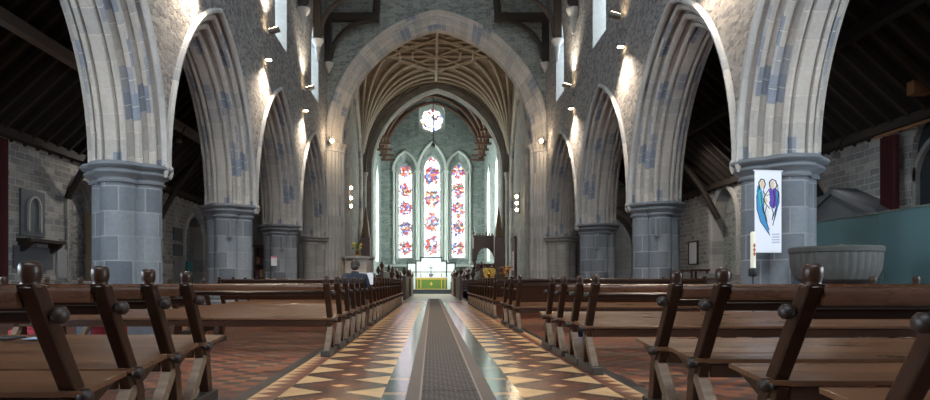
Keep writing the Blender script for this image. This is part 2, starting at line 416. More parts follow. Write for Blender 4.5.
# ------------------------------------------------------------------ floor
def floor_mats():
    out = {}
    def base(name, rough, spec=.5):
        m, nt, b = newmat(name); b.inputs['Roughness'].default_value = rough; b.inputs['Specular IOR Level'].default_value = spec
        uv = uvn(nt); sp = nd(nt, 'ShaderNodeSeparateXYZ'); L(nt, uv, sp.inputs[0])
        return m, nt, b, uv, sp.outputs[0], sp.outputs[1]
    cream, red, blk, brn = (.66, .42, .21), (.21, .066, .038), (.045, .038, .034), (.13, .058, .036)
    def finish(nt, b, col, uv, r0, wob=.6):
        n = noise(nt, objc(nt), 3.7, 2); k = math_(nt, 'MULTIPLY_ADD', n.outputs[0], wob, 1-wob/2)
        v = nd(nt, 'ShaderNodeCombineColor'); [L(nt, k, v.inputs[i]) for i in range(3)]
        L(nt, mixc(nt, 1, col, v.outputs[0], 'MULTIPLY'), b.inputs['Base Color'])
        n2 = noise(nt, objc(nt), 2.5, 3)
        b.inputs['Roughness'].default_value = r0
    # lozenges and triangles: u 0..1 across, v in periods
    m, nt, b, uv, u, v = base('floor_lozenge_tiles', .3)
    fu = math_(nt, 'MULTIPLY', math_(nt, 'ABSOLUTE', math_(nt, 'SUBTRACT', u, .5)), 2)
    fv = math_(nt, 'MULTIPLY', math_(nt, 'ABSOLUTE', math_(nt, 'SUBTRACT', math_(nt, 'FRACT', v), .5)), 2)
    mm = math_(nt, 'DIVIDE', math_(nt, 'ADD', fu, fv), 2)
    col = ramp(nt, mm, [(0, cream), (.10, red), (.20, brn), (.26, red), (.38, blk), (.47, brn), (.52, blk), (.61, cream)], 'CONSTANT')
    b.inputs['Specular IOR Level'].default_value = .4; finish(nt, b, col, uv, .27); out['loz'] = m
    m, nt, b, uv, u, v = base('floor_sawtooth_tiles', .3)
    t = math_(nt, 'MULTIPLY', math_(nt, 'ABSOLUTE', math_(nt, 'SUBTRACT', math_(nt, 'FRACT', v), .5)), 2)
    k = math_(nt, 'ADD', math_(nt, 'MULTIPLY', u, 1.35), t)      # u = 0 on the outer side
    col = ramp(nt, math_(nt, 'DIVIDE', k, 2.5), [(0, cream), (.38, red), (.62, brn)], 'CONSTANT')
    finish(nt, b, col, uv, .3); out['saw'] = m
    m, nt, b, uv, u, v = base('floor_slate_band', .25)
    f = math_(nt, 'FRACT', v)
    c = ramp(nt, f, [(0, (.40, .26, .14)), (.15, (.055, .062, .062)), (.5, (.075, .083, .082)), (.57, (.05, .057, .057))], 'CONSTANT')
    b.inputs['Specular IOR Level'].default_value = 1.0; finish(nt, b, c, uv, .17, .3); out['band'] = m
    m, nt, b, uv, u, v = base('floor_dark_strip', .35); finish(nt, b, mixc(nt, 0, (.04, .037, .035), blk), uv, .3); out['dark'] = m
    # red, brown and black squares
    m, nt, b, uv, u, v = base('floor_square_tiles', .35)
    sn = nd(nt, 'ShaderNodeVectorMath', operation='SNAP'); L(nt, uv, sn.inputs[0]); sn.inputs[1].default_value = (.155, .155, 1)
    wn = nd(nt, 'ShaderNodeTexWhiteNoise'); wn.noise_dimensions = '3D'; L(nt, sn.outputs[0], wn.inputs['Vector'])
    ck = nd(nt, 'ShaderNodeTexChecker'); ck.inputs['Scale'].default_value = 1/.155; L(nt, uv, ck.inputs['Vector'])
    c1 = ramp(nt, wn.outputs['Value'], [(0, (.25, .075, .035)), (.4, (.30, .105, .05)), (.7, (.17, .05, .028)), (.9, (.34, .15, .07))], 'CONSTANT')
    c2 = ramp(nt, wn.outputs['Value'], [(0, (.045, .036, .034)), (.6, (.09, .05, .04)), (.85, (.20, .07, .042))], 'CONSTANT')
    c = mixc(nt, ck.outputs['Fac'], c1, c2)
    b.inputs['Specular IOR Level'].default_value = .3; finish(nt, b, c, uv, .32); out['sq'] = m
    m, nt, b, uv, u, v = base('floor_pale_choir_tiles', .25)
    ck = nd(nt, 'ShaderNodeTexChecker'); ck.inputs['Scale'].default_value = 1/.45; L(nt, uv, ck.inputs['Vector'])
    finish(nt, b, mixc(nt, ck.outputs['Fac'], (.42, .33, .26), (.33, .25, .2)), uv, .28, .3); out['choir'] = m
    return out
FM = floor_mats(); fk = list(FM)
XS = [-1.717, -1.58, -1.345, -.437, .80, 1.68, 1.895, 2.03]
XS = [x*H for x in XS]
fb = MB()
def fq(x0, x1, y0, y1, key, uf):
    ny = max(1, int((y1-y0)/1.0))
    for q in range(ny):
        a, b = y0+(y1-y0)*q/ny, y0+(y1-y0)*(q+1)/ny
        fb.add([(x0, a, 0), (x1, a, 0), (x1, b, 0), (x0, b, 0)], [(0, 1, 2, 3)], [[uf(x0, a), uf(x1, a), uf(x1, b), uf(x0, b)]], fk.index(key))
Y0, Y1 = -2.0, 31.0
ph = .52
fq(-16, XS[0], Y0, Y1, 'sq', lambda x, y: (x, y))
fq(XS[0], XS[1], Y0, Y1, 'dark', lambda x, y: (x, y))
fq(XS[1], XS[2], Y0, Y1, 'saw', lambda x, y: ((x-XS[1])/(XS[2]-XS[1]), y/.22))
fq(XS[2], XS[3], Y0, Y1, 'loz', lambda x, y: ((x-XS[2])/(XS[3]-XS[2]), (y-5.35)/.68))
fq(XS[3], XS[4], Y0, Y1, 'band', lambda x, y: (x, (y-5.22)/.80))
fq(XS[4], XS[5], Y0, Y1, 'loz', lambda x, y: ((x-XS[4])/(XS[5]-XS[4]), (y-5.35)/.68))
fq(XS[5], XS[6], Y0, Y1, 'saw', lambda x, y: ((XS[6]-x)/(XS[6]-XS[5]), y/.22))
fq(XS[6], XS[7], Y0, Y1, 'dark', lambda x, y: (x, y))
fq(XS[7], 16, Y0, Y1, 'sq', lambda x, y: (x, y))
fq(-16, 16, Y1, 60, 'choir', lambda x, y: (x, y))
struct(fb.build('floor', [FM[k] for k in fk], recalc=False))

# aisle runner ------------------------------------------------------------------
def runner_mat():
    m, nt, b = newmat('patterned_runner'); b.inputs['Roughness'].default_value = .7; b.inputs['Specular IOR Level'].default_value = .3
    uv = uvn(nt); sp = nd(nt, 'ShaderNodeSeparateXYZ'); L(nt, uv, sp.inputs[0])
    a = math_(nt, 'SINE', math_(nt, 'MULTIPLY', math_(nt, 'ADD', sp.outputs[0], sp.outputs[1]), 2*PI/.16)); c = math_(nt, 'SINE', math_(nt, 'MULTIPLY', math_(nt, 'SUBTRACT', sp.outputs[0], sp.outputs[1]), 2*PI/.16))
    p = math_(nt, 'ABSOLUTE', math_(nt, 'MULTIPLY', a, c))
    a2 = math_(nt, 'SINE', math_(nt, 'MULTIPLY', math_(nt, 'ADD', sp.outputs[0], sp.outputs[1]), 2*PI/.0625)); 
    q = math_(nt, 'MULTIPLY_ADD', a2, .2, p)
    col = ramp(nt, q, [(.1, (.05, .042, .038)), (.5, (.075, .063, .056)), (.8, (.12, .10, .09)), (1, (.24, .21, .185))])
    L(nt, col, b.inputs['Base Color'])
    return m
M_runner = runner_mat()
M_edge = plain('runner_border', (.135, .105, .09), .55, var=.2, scale=5)
M_line = plain('runner_pale_line', (.32, .26, .22), .6)
CX0, CX1 = -.222*H, .5475*H
rn = empty('aisle_runner', (0, 0, 0), 'long dark patterned runner with brown borders down the middle of the aisle', 'runner')
ys = [-1.5, 5.35, 7.98, 12.4, 17.6, 24, 30, 35.9]
for a, b in zip(ys, ys[1:]):
    mb = MB(); mb.box(CX0+.12, CX1-.12, a+.012, b-.012, .001, .013); mb.build('runner_centre', M_runner, rn)
for x0, x1 in ((CX0, CX0+.10), (CX1-.10, CX1)):
    mb = MB(); mb.box(x0, x1, ys[0], ys[-1], .001, .017); mb.box(x0+.1 if x0 == CX0 else x0-.02, x0+.12 if x0 == CX0 else x0, ys[0], ys[-1], .001, .011)
    mb.build('border_strip', M_edge, rn)
    mb = MB(); xe_ = x0+.112 if x0 == CX0 else x0-.012; mb.box(xe_-.008, xe_+.008, ys[0], ys[-1], .001, .0175); mb.build('border_line', M_line, rn)

# ------------------------------------------------------------------ arcades
SPR = 2.98; ORD = .60
prof_half = [(0, 0), (0, .10), (.08, .125), (.08, .15), (.01, .165), (0, .21), (.03, .25), (.08, .25), (.12, .17), (.18, .19), (.20, .26), (.19, .32), (.15, .345), (.16, .41), (.21, .45), (.26, .44), (.30, .33), (.36, .35), (.39, .43), (.375, .49), (.335, .51), (.35, .58), (.40, .61), (.455, .60), (.49, .50), (.54, .52), (.555, .61), (.56, .672), (.60, .672)]
ARC = {}
for side, xc, ys_, sg in (('left', -5.5, [-.15, 5.8, 11.75, 17.7, 23.65, 29.75], 1), ('right', 5.95, [-1.05, 5.05, 11.15, 17.25, 23.35, 29.75], -1)):
    T = .68; dn = xc+sg*T; df = xc-sg*T       # nave face, aisle face
    wb = MB(); holes = []; wins = []
    for a, b in zip(ys_, ys_[1:]):
        uc = (a+b)/2; so = (b-a)/2-.002; R = rad(so, 7.12-SPR)
        holes.append((uc, so, SPR-1, SPR, R)); wins.append(uc+.15)
    whole = holes+[(w, .80, 8.55, 10.3, rad(.80, 1.35)) for w in wins]
    # the arcade wall starts above the springing line
    wall(wb, MX, ys_[0], ys_[-1]+.3, SPR, 14.4, [(h[0], h[1], SPR, h[3], h[4]) if h[2] < 5 else h for h in whole], dn, df, reveal=False)
    struct(wb.build('wall_'+('north' if side == 'left' else 'south'), M_rub, recalc=False))
    ARC[side] = (xc, ys_, sg, dn, df, holes, wins)
    words = ['behind the viewer', 'nearest and tallest in view', 'second', 'third', 'fourth, next to the chancel arch']
    for i, (uc, so, _, zs, R) in enumerate(holes):
        e = empty('arcade_arch', (xc, uc, SPR), 'moulded pointed stone arch of the %s arcade, %s from the viewer' % (side, ['first', 'second', 'third', 'fourth', 'fifth, beside the chancel arch,'][i]), 'arch', 'nave arcade arches')
        mb = MB(); Ml = lambda u, z, d: (d*sg, u, z)
        sweep_arch(mb, Ml, 0, 0, so-ORD, R-ORD, [(a, -b) for a, b in prof_half[::-1]]+prof_half[1:], n=20)
        mb.build('arch_moulding', M_cream, e, smooth=40, recalc=False)
        hb = MB(); sweep_arch(hb, Ml, 0, .0, so-ORD, R-ORD, [(.47, .672), (.47, .72), (.50, .76), (.55, .77), (.60, .73), (.60, .672)], n=20)
        hb.build('hood_mould', M_dress, e, smooth=40, recalc=False)
        if i >= 1:
            for s_ in (-1, 1):
                lb = MB(); lb.ball((.735*sg, s_*(so-.10), -.02), .07, 10, sc=(.8, .8, 1)); lb.lathe([(.02, -.2), (.045, -.14), (.06, -.07)], (.735*sg, s_*(so-.10), 0), 10)
                lb.build('label_stop', M_dress, e, smooth=60)

def quat(ph, r, j, blend=0, d=.325, a=.315):
    q = (ph+PI/4) % (PI/2)-PI/4
    base = d*math.cos(q)+math.sqrt(max(0, a*a-(d*math.sin(q))**2))
    return base*(1-blend)+.62*blend
def pillar(x, y, label, half=False, name='stone_pillar', cat='pillar', group=None, k=1.0, mat=None):
    e = empty(name, (x, y, 0), label, cat, group)
    arc = (PI, 2*PI) if half else (0, 2*PI); n = 36 if half else 72
    def lay(spec, mat, nm):
        mb = MB(); mb.lathe([(o, z) for z, o, bl in spec], (0, 0, 0), n, rf=lambda ph, r, j: (quat(ph, 0, 0, spec[j][2])+r)*k, arc=arc)
        # scale the running length for the joints
        return mb.build(nm, mat, e, smooth=35)
    me = mat or M_blue
    sh = MB()
    zz = [.62+i*(2.63-.62)/4 for i in range(5)]
    sh.lathe([(0.62, z) for z in zz], (0, 0, 0), n, rf=lambda ph, r, j: quat(ph, 0, 0)*k, arc=arc); sh.build('shaft', me, e, smooth=35)
    lay([(0, .26, .55), (.34, .26, .55), (.36, .22, .4), (.42, .20, .3), (.46, .16, .2), (.50, .17, .2), (.54, .10, .1), (.58, .06, 0), (.62, .0, 0)], me, 'base')
    lay([(2.63, 0, 0), (2.635, .05, 0), (2.665, .065, 0), (2.69, .04, .05), (2.71, .035, .1), (2.75, .07, .2), (2.775, .12, .25), (2.80, .145, .25), (2.83, .14, .25), (2.85, .10, .25), (2.865, .10, .25), (2.885, .17, .3), (2.92, .205, .3), (2.955, .20, .3), (2.98, .17, .3), (2.981, -.3, 1)], M_bluecap if not mat else mat, 'capital')
    return e
pl = {'left': ['large blue-grey clustered pillar out of frame by the left pews', 'largest blue-grey clustered pillar on the left, nearest the viewer', 'second blue-grey clustered pillar on the left, with a box loudspeaker high on it', 'third pillar on the left, with a small pink-headed notice'],
      'right': ['large blue-grey clustered pillar out of frame by the right pews', 'blue-grey clustered pillar on the right with the white banner', 'second blue-grey clustered pillar on the right, beyond the bannered one', 'third blue-grey clustered pillar on the right, farthest whole one']}
for side in ('left', 'right'):
    xc, ys_, sg, dn, df, holes, wins = ARC[side]
    for i, y in enumerate(ys_[1:4+0]+[ys_[4]]):
        pillar(xc, y, pl[side][i], group='nave arcade pillars', k=.95)
    pillar(xc, ys_[-1]-.02, 'pale half pillar at the east end of the %s arcade' % side, half=True, name='stone_pillar', mat=M_pier, group='east half pillars')
    # clerestory windows
    for i, w in enumerate(wins):
        mb = MB(); oa = outline(w, .80, 8.55, 10.3, rad(.80, 1.35)); ob = outline(w, .52, 9.05, 10.5, rad(.52, .85))
        loft(mb, MX, oa, dn, ob, df+sg*.12)
        loft(mb, MX, ob, df+sg*.12, ob, df)
        o = struct(mb.build('window_%d' % ((1 if side == 'left' else 11)+i), M_dress, recalc=False))
        g = MB(); fillface(g, MX, ob, df+sg*.10); g.build('window_glass', E_sky, o, recalc=False)

# ------------------------------------------------------------------ chancel arch wall, y = 30..31.2
wb = MB(); s2 = 4.45; xc2 = .27; zs2 = 7.4; R2 = rad(s2, 12.75-zs2)
wall(wb, MY, -4.82, 5.29, 0, 22, [(xc2, s2+.45, 0, zs2, R2+.45)], 30, 31.2, reveal=False, ends=False)
struct(wb.build('wall_east', M_endst, recalc=False))
e = empty('chancel_arch', (xc2, 30, 0), 'tall pale moulded stone arch opening from nave to crossing', 'arch')
mb = MB()
pr = [(.75, -.05), (.75, -.10), (.70, -.14), (.62, -.12), (.58, -.05), (.50, -.03), (.45, .02), (.40, .10), (.33, .10), (.30, .16), (.24, .20), (.20, .28), (.14, .28), (.10, .36), (.04, .38), (0, .45), (0, .8), (.04, .9), (.2, 1.0), (.45, 1.2)]
sweep_arch(mb, lambda u, z, d: (u, d, z), 0, zs2, s2, R2, pr, n=28)
mb.build('arch_moulding', M_cream, e, smooth=40, recalc=False)
for s_ in (-1, 1):
    mb = MB()
    for (dx, dy, r) in ((0.02, .62, .13), (.12, .40, .10), (.22, .24, .11), (.36, .10, .12), (.52, -.02, .12), (.66, -.06, .10)):
        mb.lathe([(r*1.4, 0), (r*1.4, .35), (r, .5), (r, 7.12)], (s_*(s2+dx+.02), dy, 0), 14)
    mb.box(s_*(s2+.06), s_*(s2+.62), .25, 1.2, 0, 7.3); mb.box(s_*(s2+.4), s_*(s2+.8), .06, .3, 0, 7.3)
    mb.build('pier_shafts', M_dress, e, smooth=40)
    mb = MB()
    for (dx, dy, r) in ((0.02, .62, .13), (.12, .40, .10), (.22, .24, .11), (.36, .10, .12), (.52, -.02, .12), (.66, -.06, .10)):
        mb.lathe([(r, 6.95), (r+.04, 7.0), (r+.01, 7.06), (r+.02, 7.15), (r+.09, 7.28), (r+.12, 7.34), (r+.10, 7.4)], (s_*(s2+dx+.02), dy, 0), 14)
    mb.build('capital', M_dress, e, smooth=40)

# ------------------------------------------------------------------ crossing
CXL, CXR, CY0, CY1 = -4.33, 4.87, 31.2, 40.0
for nm, x, sg in (('left', CXL, -1), ('right', CXR, 1)):
    mb = MB(); mb.box(x, x+sg*.8, CY0-1.0 if False else CY0, CY1+1, 0, 16)
    struct(mb.build('wall_crossing_'+nm, M_pier))
    t = MB(); s = 3.1; R = rad(s, 4.6); Mb = lambda u, z, d: (x-sg*d, u, z)
    sweep_arch(t, Mb, 35.6, 6.6, s, R, [(0, 0), (0, .10), (.06, .16), (.16, .16), (.2, .10), (.28, .14), (.36, .2), (.46, .2), (.5, .12), (.58, .05), (.62, 0)], n=20, drop=6.6)
    o = t.build('blind_arch', M_cream, smooth=40, recalc=False); tag(o, 'moulded blind stone arch on the %s wall of the crossing' % nm, 'arch')
    for k, yy in ((0, 31.6), (1, 39.6)):
        t = MB()
        for dx, dy, r in ((0, 0, .2), (.12, .22, .11), (.12, -.22, .11)):
            t.lathe([(r*1.4, 0), (r*1.4, .4), (r, .55), (r, 7.1), (r*1.2, 7.2), (r*1.1, 7.3), (r*1.5, 7.5), (r*1.5, 7.6)], (x-sg*(.12-dx+.05), yy+dy, 0), 12)
        o = t.build('vault_shaft', M_pier, smooth=40); tag(o, 'slender clustered wall shaft in the %s corner of the crossing, %s' % ('%s' % nm, 'at its near side' if k == 0 else 'at its far side'), 'wall shaft', 'crossing wall shafts')

VC = (.27, 35.6); VH = 4.6; VZ0, VZ1 = 7.4, 13.35
def vaultz(x, y):
    ax = abs(x-VC[0])/VH; ay = abs(y-VC[1])/4.4
    dx, dy = 1-ax, 1-ay; d = min(1, math.hypot(dx, dy)*.93)
    return VZ0+(VZ1-VZ0)*(math.sqrt(max(0, 1-(1-d)**2.3)))**.92
mb = MB(); N = 44; vs = []; fs = []
for i in range(N+1):
    for j in range(N+1):
        x = VC[0]-VH+2*VH*i/N; y = VC[1]-4.4+8.8*j/N; vs.append((x, y, vaultz(x, y)+.05))
for i in range(N):
    for j in range(N): a = i*(N+1)+j; fs.append((a, a+1, a+N+2, a+N+1))
mb.add(vs, fs)
vt = empty('rib_vault', (0, 0, 0), 'brown stone vault with fanning ribs above the crossing', 'vault')
mb.build('vault_web', M_brown, vt, smooth=50, recalc=False)
def ribline(p, q, n=14): return [(p[0]+(q[0]-p[0])*t/n, p[1]+(q[1]-p[1])*t/n) for t in range(n+1)]
def rib(pts, r=.085):
    t = MB(); t.tube([(x, y, vaultz(x, y)-.03) for x, y in pts], r, 6); t.build('rib', M_rib, vt, smooth=50)
for sx in (-1, 1):
    for sy in (-1, 1):
        c = (VC[0]+sx*VH, VC[1]+sy*4.4)
        for k in range(9):
            a = (PI/2)*k/8; Rr = 4.45
            q = (c[0]-sx*Rr*math.cos(a)*1.02, c[1]-sy*Rr*math.sin(a)*.98)
            p = (c[0]-sx*.1*math.cos(a), c[1]-sy*.1*math.sin(a))
            rib(ribline(p, q), .08)
g = [(0, 2.6), (2.6, 0), (0, -2.6), (-2.6, 0)]
W = lambda a: (VC[0]+a[0], VC[1]+a[1])
for a, b in ((0, 1), (1, 2), (2, 3), (3, 0)): rib(ribline(W(g[a]), W(g[b])), .07)
for a in ((-4.5, 0), (0, -4.3)): rib(ribline(W(a), W((-a[0], -a[1])), 24), .09)
for s in (1.3, 2.0):
    pts = [(s, s*.45), (s*.45, s), (-s*.45, s), (-s, s*.45), (-s, -s*.45), (-s*.45, -s), (s*.45, -s), (s, -s*.45)]
    for a, b in zip(pts, pts[1:]+pts[:1]): rib(ribline(W(a), W(b), 6), .06)
for a in ((1.9, 1.9), (-1.9, 1.9)): rib(ribline(W(a), W((-a[0], -a[1])), 16), .07)
t = MB(); t.ball((VC[0], VC[1], VZ1-.1), .28, 12, sc=(1, 1, .5)); t.build('boss', M_rib, vt, smooth=50)

# inner arch at y = 40
xc3, s3, zs3 = .33, 4.03, 7.8; R3 = rad(s3, 12.9-zs3)
wb = MB(); wall(wb, MY, CXL-.2, CXR+.2, 0, 20, [(xc3, s3+.02, 0, zs3, R3+.02)], 40.2, 41.2, ends=False)
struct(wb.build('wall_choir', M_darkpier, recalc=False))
mb = MB()
sweep_arch(mb, MY, xc3, zs3, s3, R3, [(.62, 40.2), (.6, 40.02), (.5, 40.0), (.46, 40.12), (.36, 40.05), (.3, 40.2), (.2, 40.22), (.16, 40.32), (.08, 40.3), (0, 40.42), (0, 41.2)], n=24, drop=7.8)
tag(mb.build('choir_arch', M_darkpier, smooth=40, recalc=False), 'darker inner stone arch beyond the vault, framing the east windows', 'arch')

# ------------------------------------------------------------------ chancel
QX, QH = .1, 4.45; EY = 56.0
for nm, sg in (('left', -1), ('right', 1)):
    wb = MB(); x = QX+sg*QH
    hs = [(44.6, .95, 2.6, 8.0, rad(.95, 1.5)), (51.0, 1.0, 2.6, 8.3, rad(1.0, 1.6))]
    wall(wb, MX, 41.2, EY+1.2, 0, 12.2, hs, x, x+sg*1.1, reveal=False)
    struct(wb.build('wall_chancel_'+nm, M_eastst, recalc=False))
    for i, (uc, s, zb, zs, R) in enumerate(hs):
        mb = MB(); oa = outline(uc, s, zb, zs, R); ob = outline(uc, s*.62, zb+.5, zs, rad(s*.62, 1.1))
        loft(mb, MX, oa, x, ob, x+sg*.85)
        sweep_arch(mb, lambda u, z, d: (x-sg*d, u, z), uc, zs, s, R, [(0, 0), (0, .08), (.08, .12), (.2, .1), (.25, 0)], drop=zs-zb)
        o = struct(mb.build('window_%d' % (21+i+(2 if sg > 0 else 0)), M_greenst, recalc=False))
        g = MB(); fillface(g, MX, ob, x+sg*.84); g.build('window_glass', E_side, o, recalc=False)
LX = .04
LAN = [(-2.32, .56, 3.1, 10.3, .95, 1.02, 12.25), (0, .68, 3.1, 10.75, 1.12, 1.18, 13.0), (2.30, .56, 3.1, 10.3, .95, 1.02, 12.25)]
wb = MB(); hs = []
for (dx, s, zb, zs, rise, so, top) in LAN:
    zso = 10.55; hs.append((LX+dx, so-.06, 2.45, zso, rad(so-.06, top-zso-.12)))
RZ = 15.1
rh = (LX-.02, 1.12, 13.75, 15.5, rad(1.12, 1.12))
wall(wb, MY, QX-QH-.6, QX+QH+.6, 0, 19, hs+[rh], EY, EY+.9, reveal=False)
struct(wb.build('wall_chancel_east', M_eastst, recalc=False))
for i, ((dx, s, zb, zs, rise, so, top), h) in enumerate(zip(LAN, hs)):
    mb = MB(); oa = outline(*h); ob = outline(LX+dx, s, zb, zs, rad(s, rise)); oc = outline(LX+dx, s+.17, zb-.12, zs, rad(s+.17, rise+.15))
    loft(mb, MY, oa, EY, oc, EY+.62); loft(mb, MY, oc, EY+.62, ob, EY+.62, 1); loft(mb, MY, ob, EY+.62, ob, EY+.8, 1)
    o = struct(mb.build('window_%d' % (31+i), [M_eastst, M_greenst], recalc=False))
    g = MB(); fillface(g, MY, ob, EY+.74); g.build('stained_glass', M_glass, o, recalc=False)
    mb = MB()
    for k in range(1, 9):
        z = zb+k*.95
        if z < zs+.5: mb.box(LX+dx-s, LX+dx+s, EY+.70, EY+.73, z-.02, z+.02)
    mb.build('glazing_bar', M_dark, o)
    mb = MB(); sweep_arch(mb, MY, h[0], h[3], h[1], h[4], [(0, EY+.05), (-.04, EY-.06), (.04, EY-.14), (.14, EY-.16), (.2, EY-.08), (.24, EY)], n=14)
    for s_ in (-1, 1):
        mb.lathe([(.16, 2.5), (.16, 2.7), (.09, 2.85), (.09, 10.2), (.12, 10.25), (.10, 10.3), (.17, 10.5), (.17, 10.58)], (h[0]+s_*(h[1]+.03), EY-.08, 0), 10)
        mb.lathe([(.07, 2.9), (.07, 10.3), (.12, 10.5)], (h[0]+s_*(h[1]-.2), EY+.28, 0), 8)
    tag(mb.build('lancet_surround', M_greenst, smooth=40), 'pale shafted stone surround of the %s east lancet' % ['left', 'taller middle', 'right'][i], 'window surround', 'east lancet surrounds')
mb = MB(); mb.box(QX-QH, QX+QH, EY-.22, EY, 2.25, 2.45); o = mb.build('trim_1', M_greenst, bevel=.03); struct(o)
# rose
mb = MB(); oa = outline(*rh)
def foil(cx, cz, R, k=8, n=10, f=.36):
    out = []
    for i in range(k):
        a = 2*PI*i/k
        for j in range(n):
            b = a-PI*.42+PI*.84*j/(n-1)
            out.append((cx+R*(1-f)*math.cos(a)+R*f*math.cos(b), cz+R*(1-f)*math.sin(a)+R*f*math.sin(b)))
    return out
o = struct(MB().box(LX-1.2, LX+1.2, EY+.88, EY+1.05, 13.6, 16.9).build('window_34', M_greenst))
g = MB(); g.prism(foil(LX-.02, RZ, .95), EY+.80, EY+.875, 'y')
g.uv = [[((g.v[i][0])*.5, (g.v[i][2])*.5) for i in f] for f in g.f]
g.build('rose_glass', M_rose, o)
mb = MB(); loft(mb, MY, oa, EY, oa, EY+.88); mb.build('window_reveal', M_greenst, o, recalc=False)
mb = MB()
for i in range(8):
    a = 2*PI*(i+.5)/8; mb.tube([(LX-.02+.2*math.cos(a), EY+.78, RZ+.2*math.sin(a)), (LX-.02+.78*math.cos(a), EY+.78, RZ+.78*math.sin(a))], .03, 6)
mb.tube([(LX-.02+.22*math.cos(2*PI*i/16), EY+.78, RZ+.22*math.sin(2*PI*i/16)) for i in range(17)], .03, 6)
mb.build('tracery', M_greenst, o)

# chancel roof with arched braces
mb = MB()
for sg in (-1, 1):
    mb.add([(QX+sg*(QH+1.1), 41.2, 11.4), (QX+sg*(QH+1.1), EY+1, 11.4), (QX, EY+1, 18.6), (QX, 41.2, 18.6)], [(0, 1, 2, 3)])
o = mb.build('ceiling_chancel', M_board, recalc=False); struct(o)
rt = None
for k, y in enumerate([42.4, 44.6, 46.8, 49.0, 51.2, 53.4, 55.4]):
    e = empty('roof_truss', (QX, y, 12), 'curved timber truss of the choir roof, %s from the viewer' % ['first', 'second', 'third', 'fourth', 'fifth', 'sixth', 'seventh, against the east wall,'][k], 'roof truss', 'choir roof trusses')
    for s_ in (-1, 1):
        t = MB(); s = 4.1; R = rad(s, 4.9)
        half = [(a, b) for a, b in arch_pts(s, R, 12)][:13]
        t.tube([(-s_*a, 0, b-.6) for a, b in half], .16, 6)
        t.build('arched_brace', wood('choir_truss', (.07, .032, .02), (.15, .075, .045), .7) if rt is None else rt, e, smooth=50)
        if rt is None: rt = bpy.data.materials['choir_truss']
        t = MB(); t.box(s_*4.4, s_*3.2, -.08, .08, -.70, -.54); t.build('hammer_beam', rt, e)

# nave roof
mb = MB()
for sg, xo in ((-1, -6.3), (1, 6.8)):
    mb.add([(xo, -2, 13.3), (xo, 31, 13.3), (.24, 31, 21), (.24, -2, 21)], [(0, 1, 2, 3)])
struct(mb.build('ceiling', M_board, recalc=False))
mb = MB(); mb.box(-5.5, 6, 31.2, 40.2, 14.0, 14.3); struct(mb.build('ceiling_crossing', M_board))
for k, y in enumerate([2.5, 5.4, 8.4, 11.4, 14.4, 17.4, 20.4, 23.5, 26.5, 29.3]):
    e = empty('roof_truss', (.24, y, 12.7), 'dark hammerbeam truss of the nave roof, %s' % ('against the wall over the big arch' if k == 9 else 'number %s from the east' % ['ten', 'nine', 'eight', 'seven', 'six', 'five', 'four', 'three', 'two'][k]), 'roof truss', 'nave roof trusses')
    for s_ in (-1, 1):
        xw = 5.04*s_
        t = MB(); t.box(xw, s_*2.6, -.16, .16, 0, .32); t.build('hammer_beam', M_roof, e)
        t = MB(); t.box(xw, s_*4.75, -.14, .14, -1.9, .0); t.build('wall_post', M_roof, e)
        t = MB(); pts = [(s_*(4.78-(1-math.cos(a))*2.0), 0, -1.7+1.75*math.sin(a)) for a in [PI/2*i/8 for i in range(9)]]
        t.tube(pts, .11, 6); t.build('curved_brace', M_roof, e, smooth=50)
        t = MB(); t.tube([(s_*2.75, 0, .3), (s_*2.6, 0, 2.2), (s_*1.6, 0, 4.2), (0, 0, 5.8)], .16, 6); t.build('arched_rib', M_roof, e, smooth=50)
        t = MB(); t.tube([(s_*5.6, 0, 1.0), (0, 0, 7.5)], .17, 4); t.build('principal_rafter', M_roof, e)
    if y > 14:
        for s_ in (-1, 1):
            big = (k % 2 == 1)
            t = MB(); x = .24+s_*(5.04-.16)
            if k == 9: pr = [(.02, 10.35), (.10, 10.5), (.15, 10.62), (.22, 10.7), (.24, 10.8)]
            else: pr = [(.02, 9.9), (.09, 10.05), (.06, 10.2), (.13, 10.4), (.10, 10.5), (.17, 10.62), (.24, 10.7), (.26, 10.8)]
            t.lathe(pr, (x, y, 0), 12)
            side = 'left' if s_ < 0 else 'right'
            tag(t.build('roof_corbel', M_dress, smooth=40), 'pale carved stone corbel high on the %s nave wall, %s from the chancel arch' % (side, {9: 'first', 8: 'second', 7: 'third', 6: 'fourth', 5: 'fifth'}.get(k, 'sixth')), 'corbel', 'roof corbels')

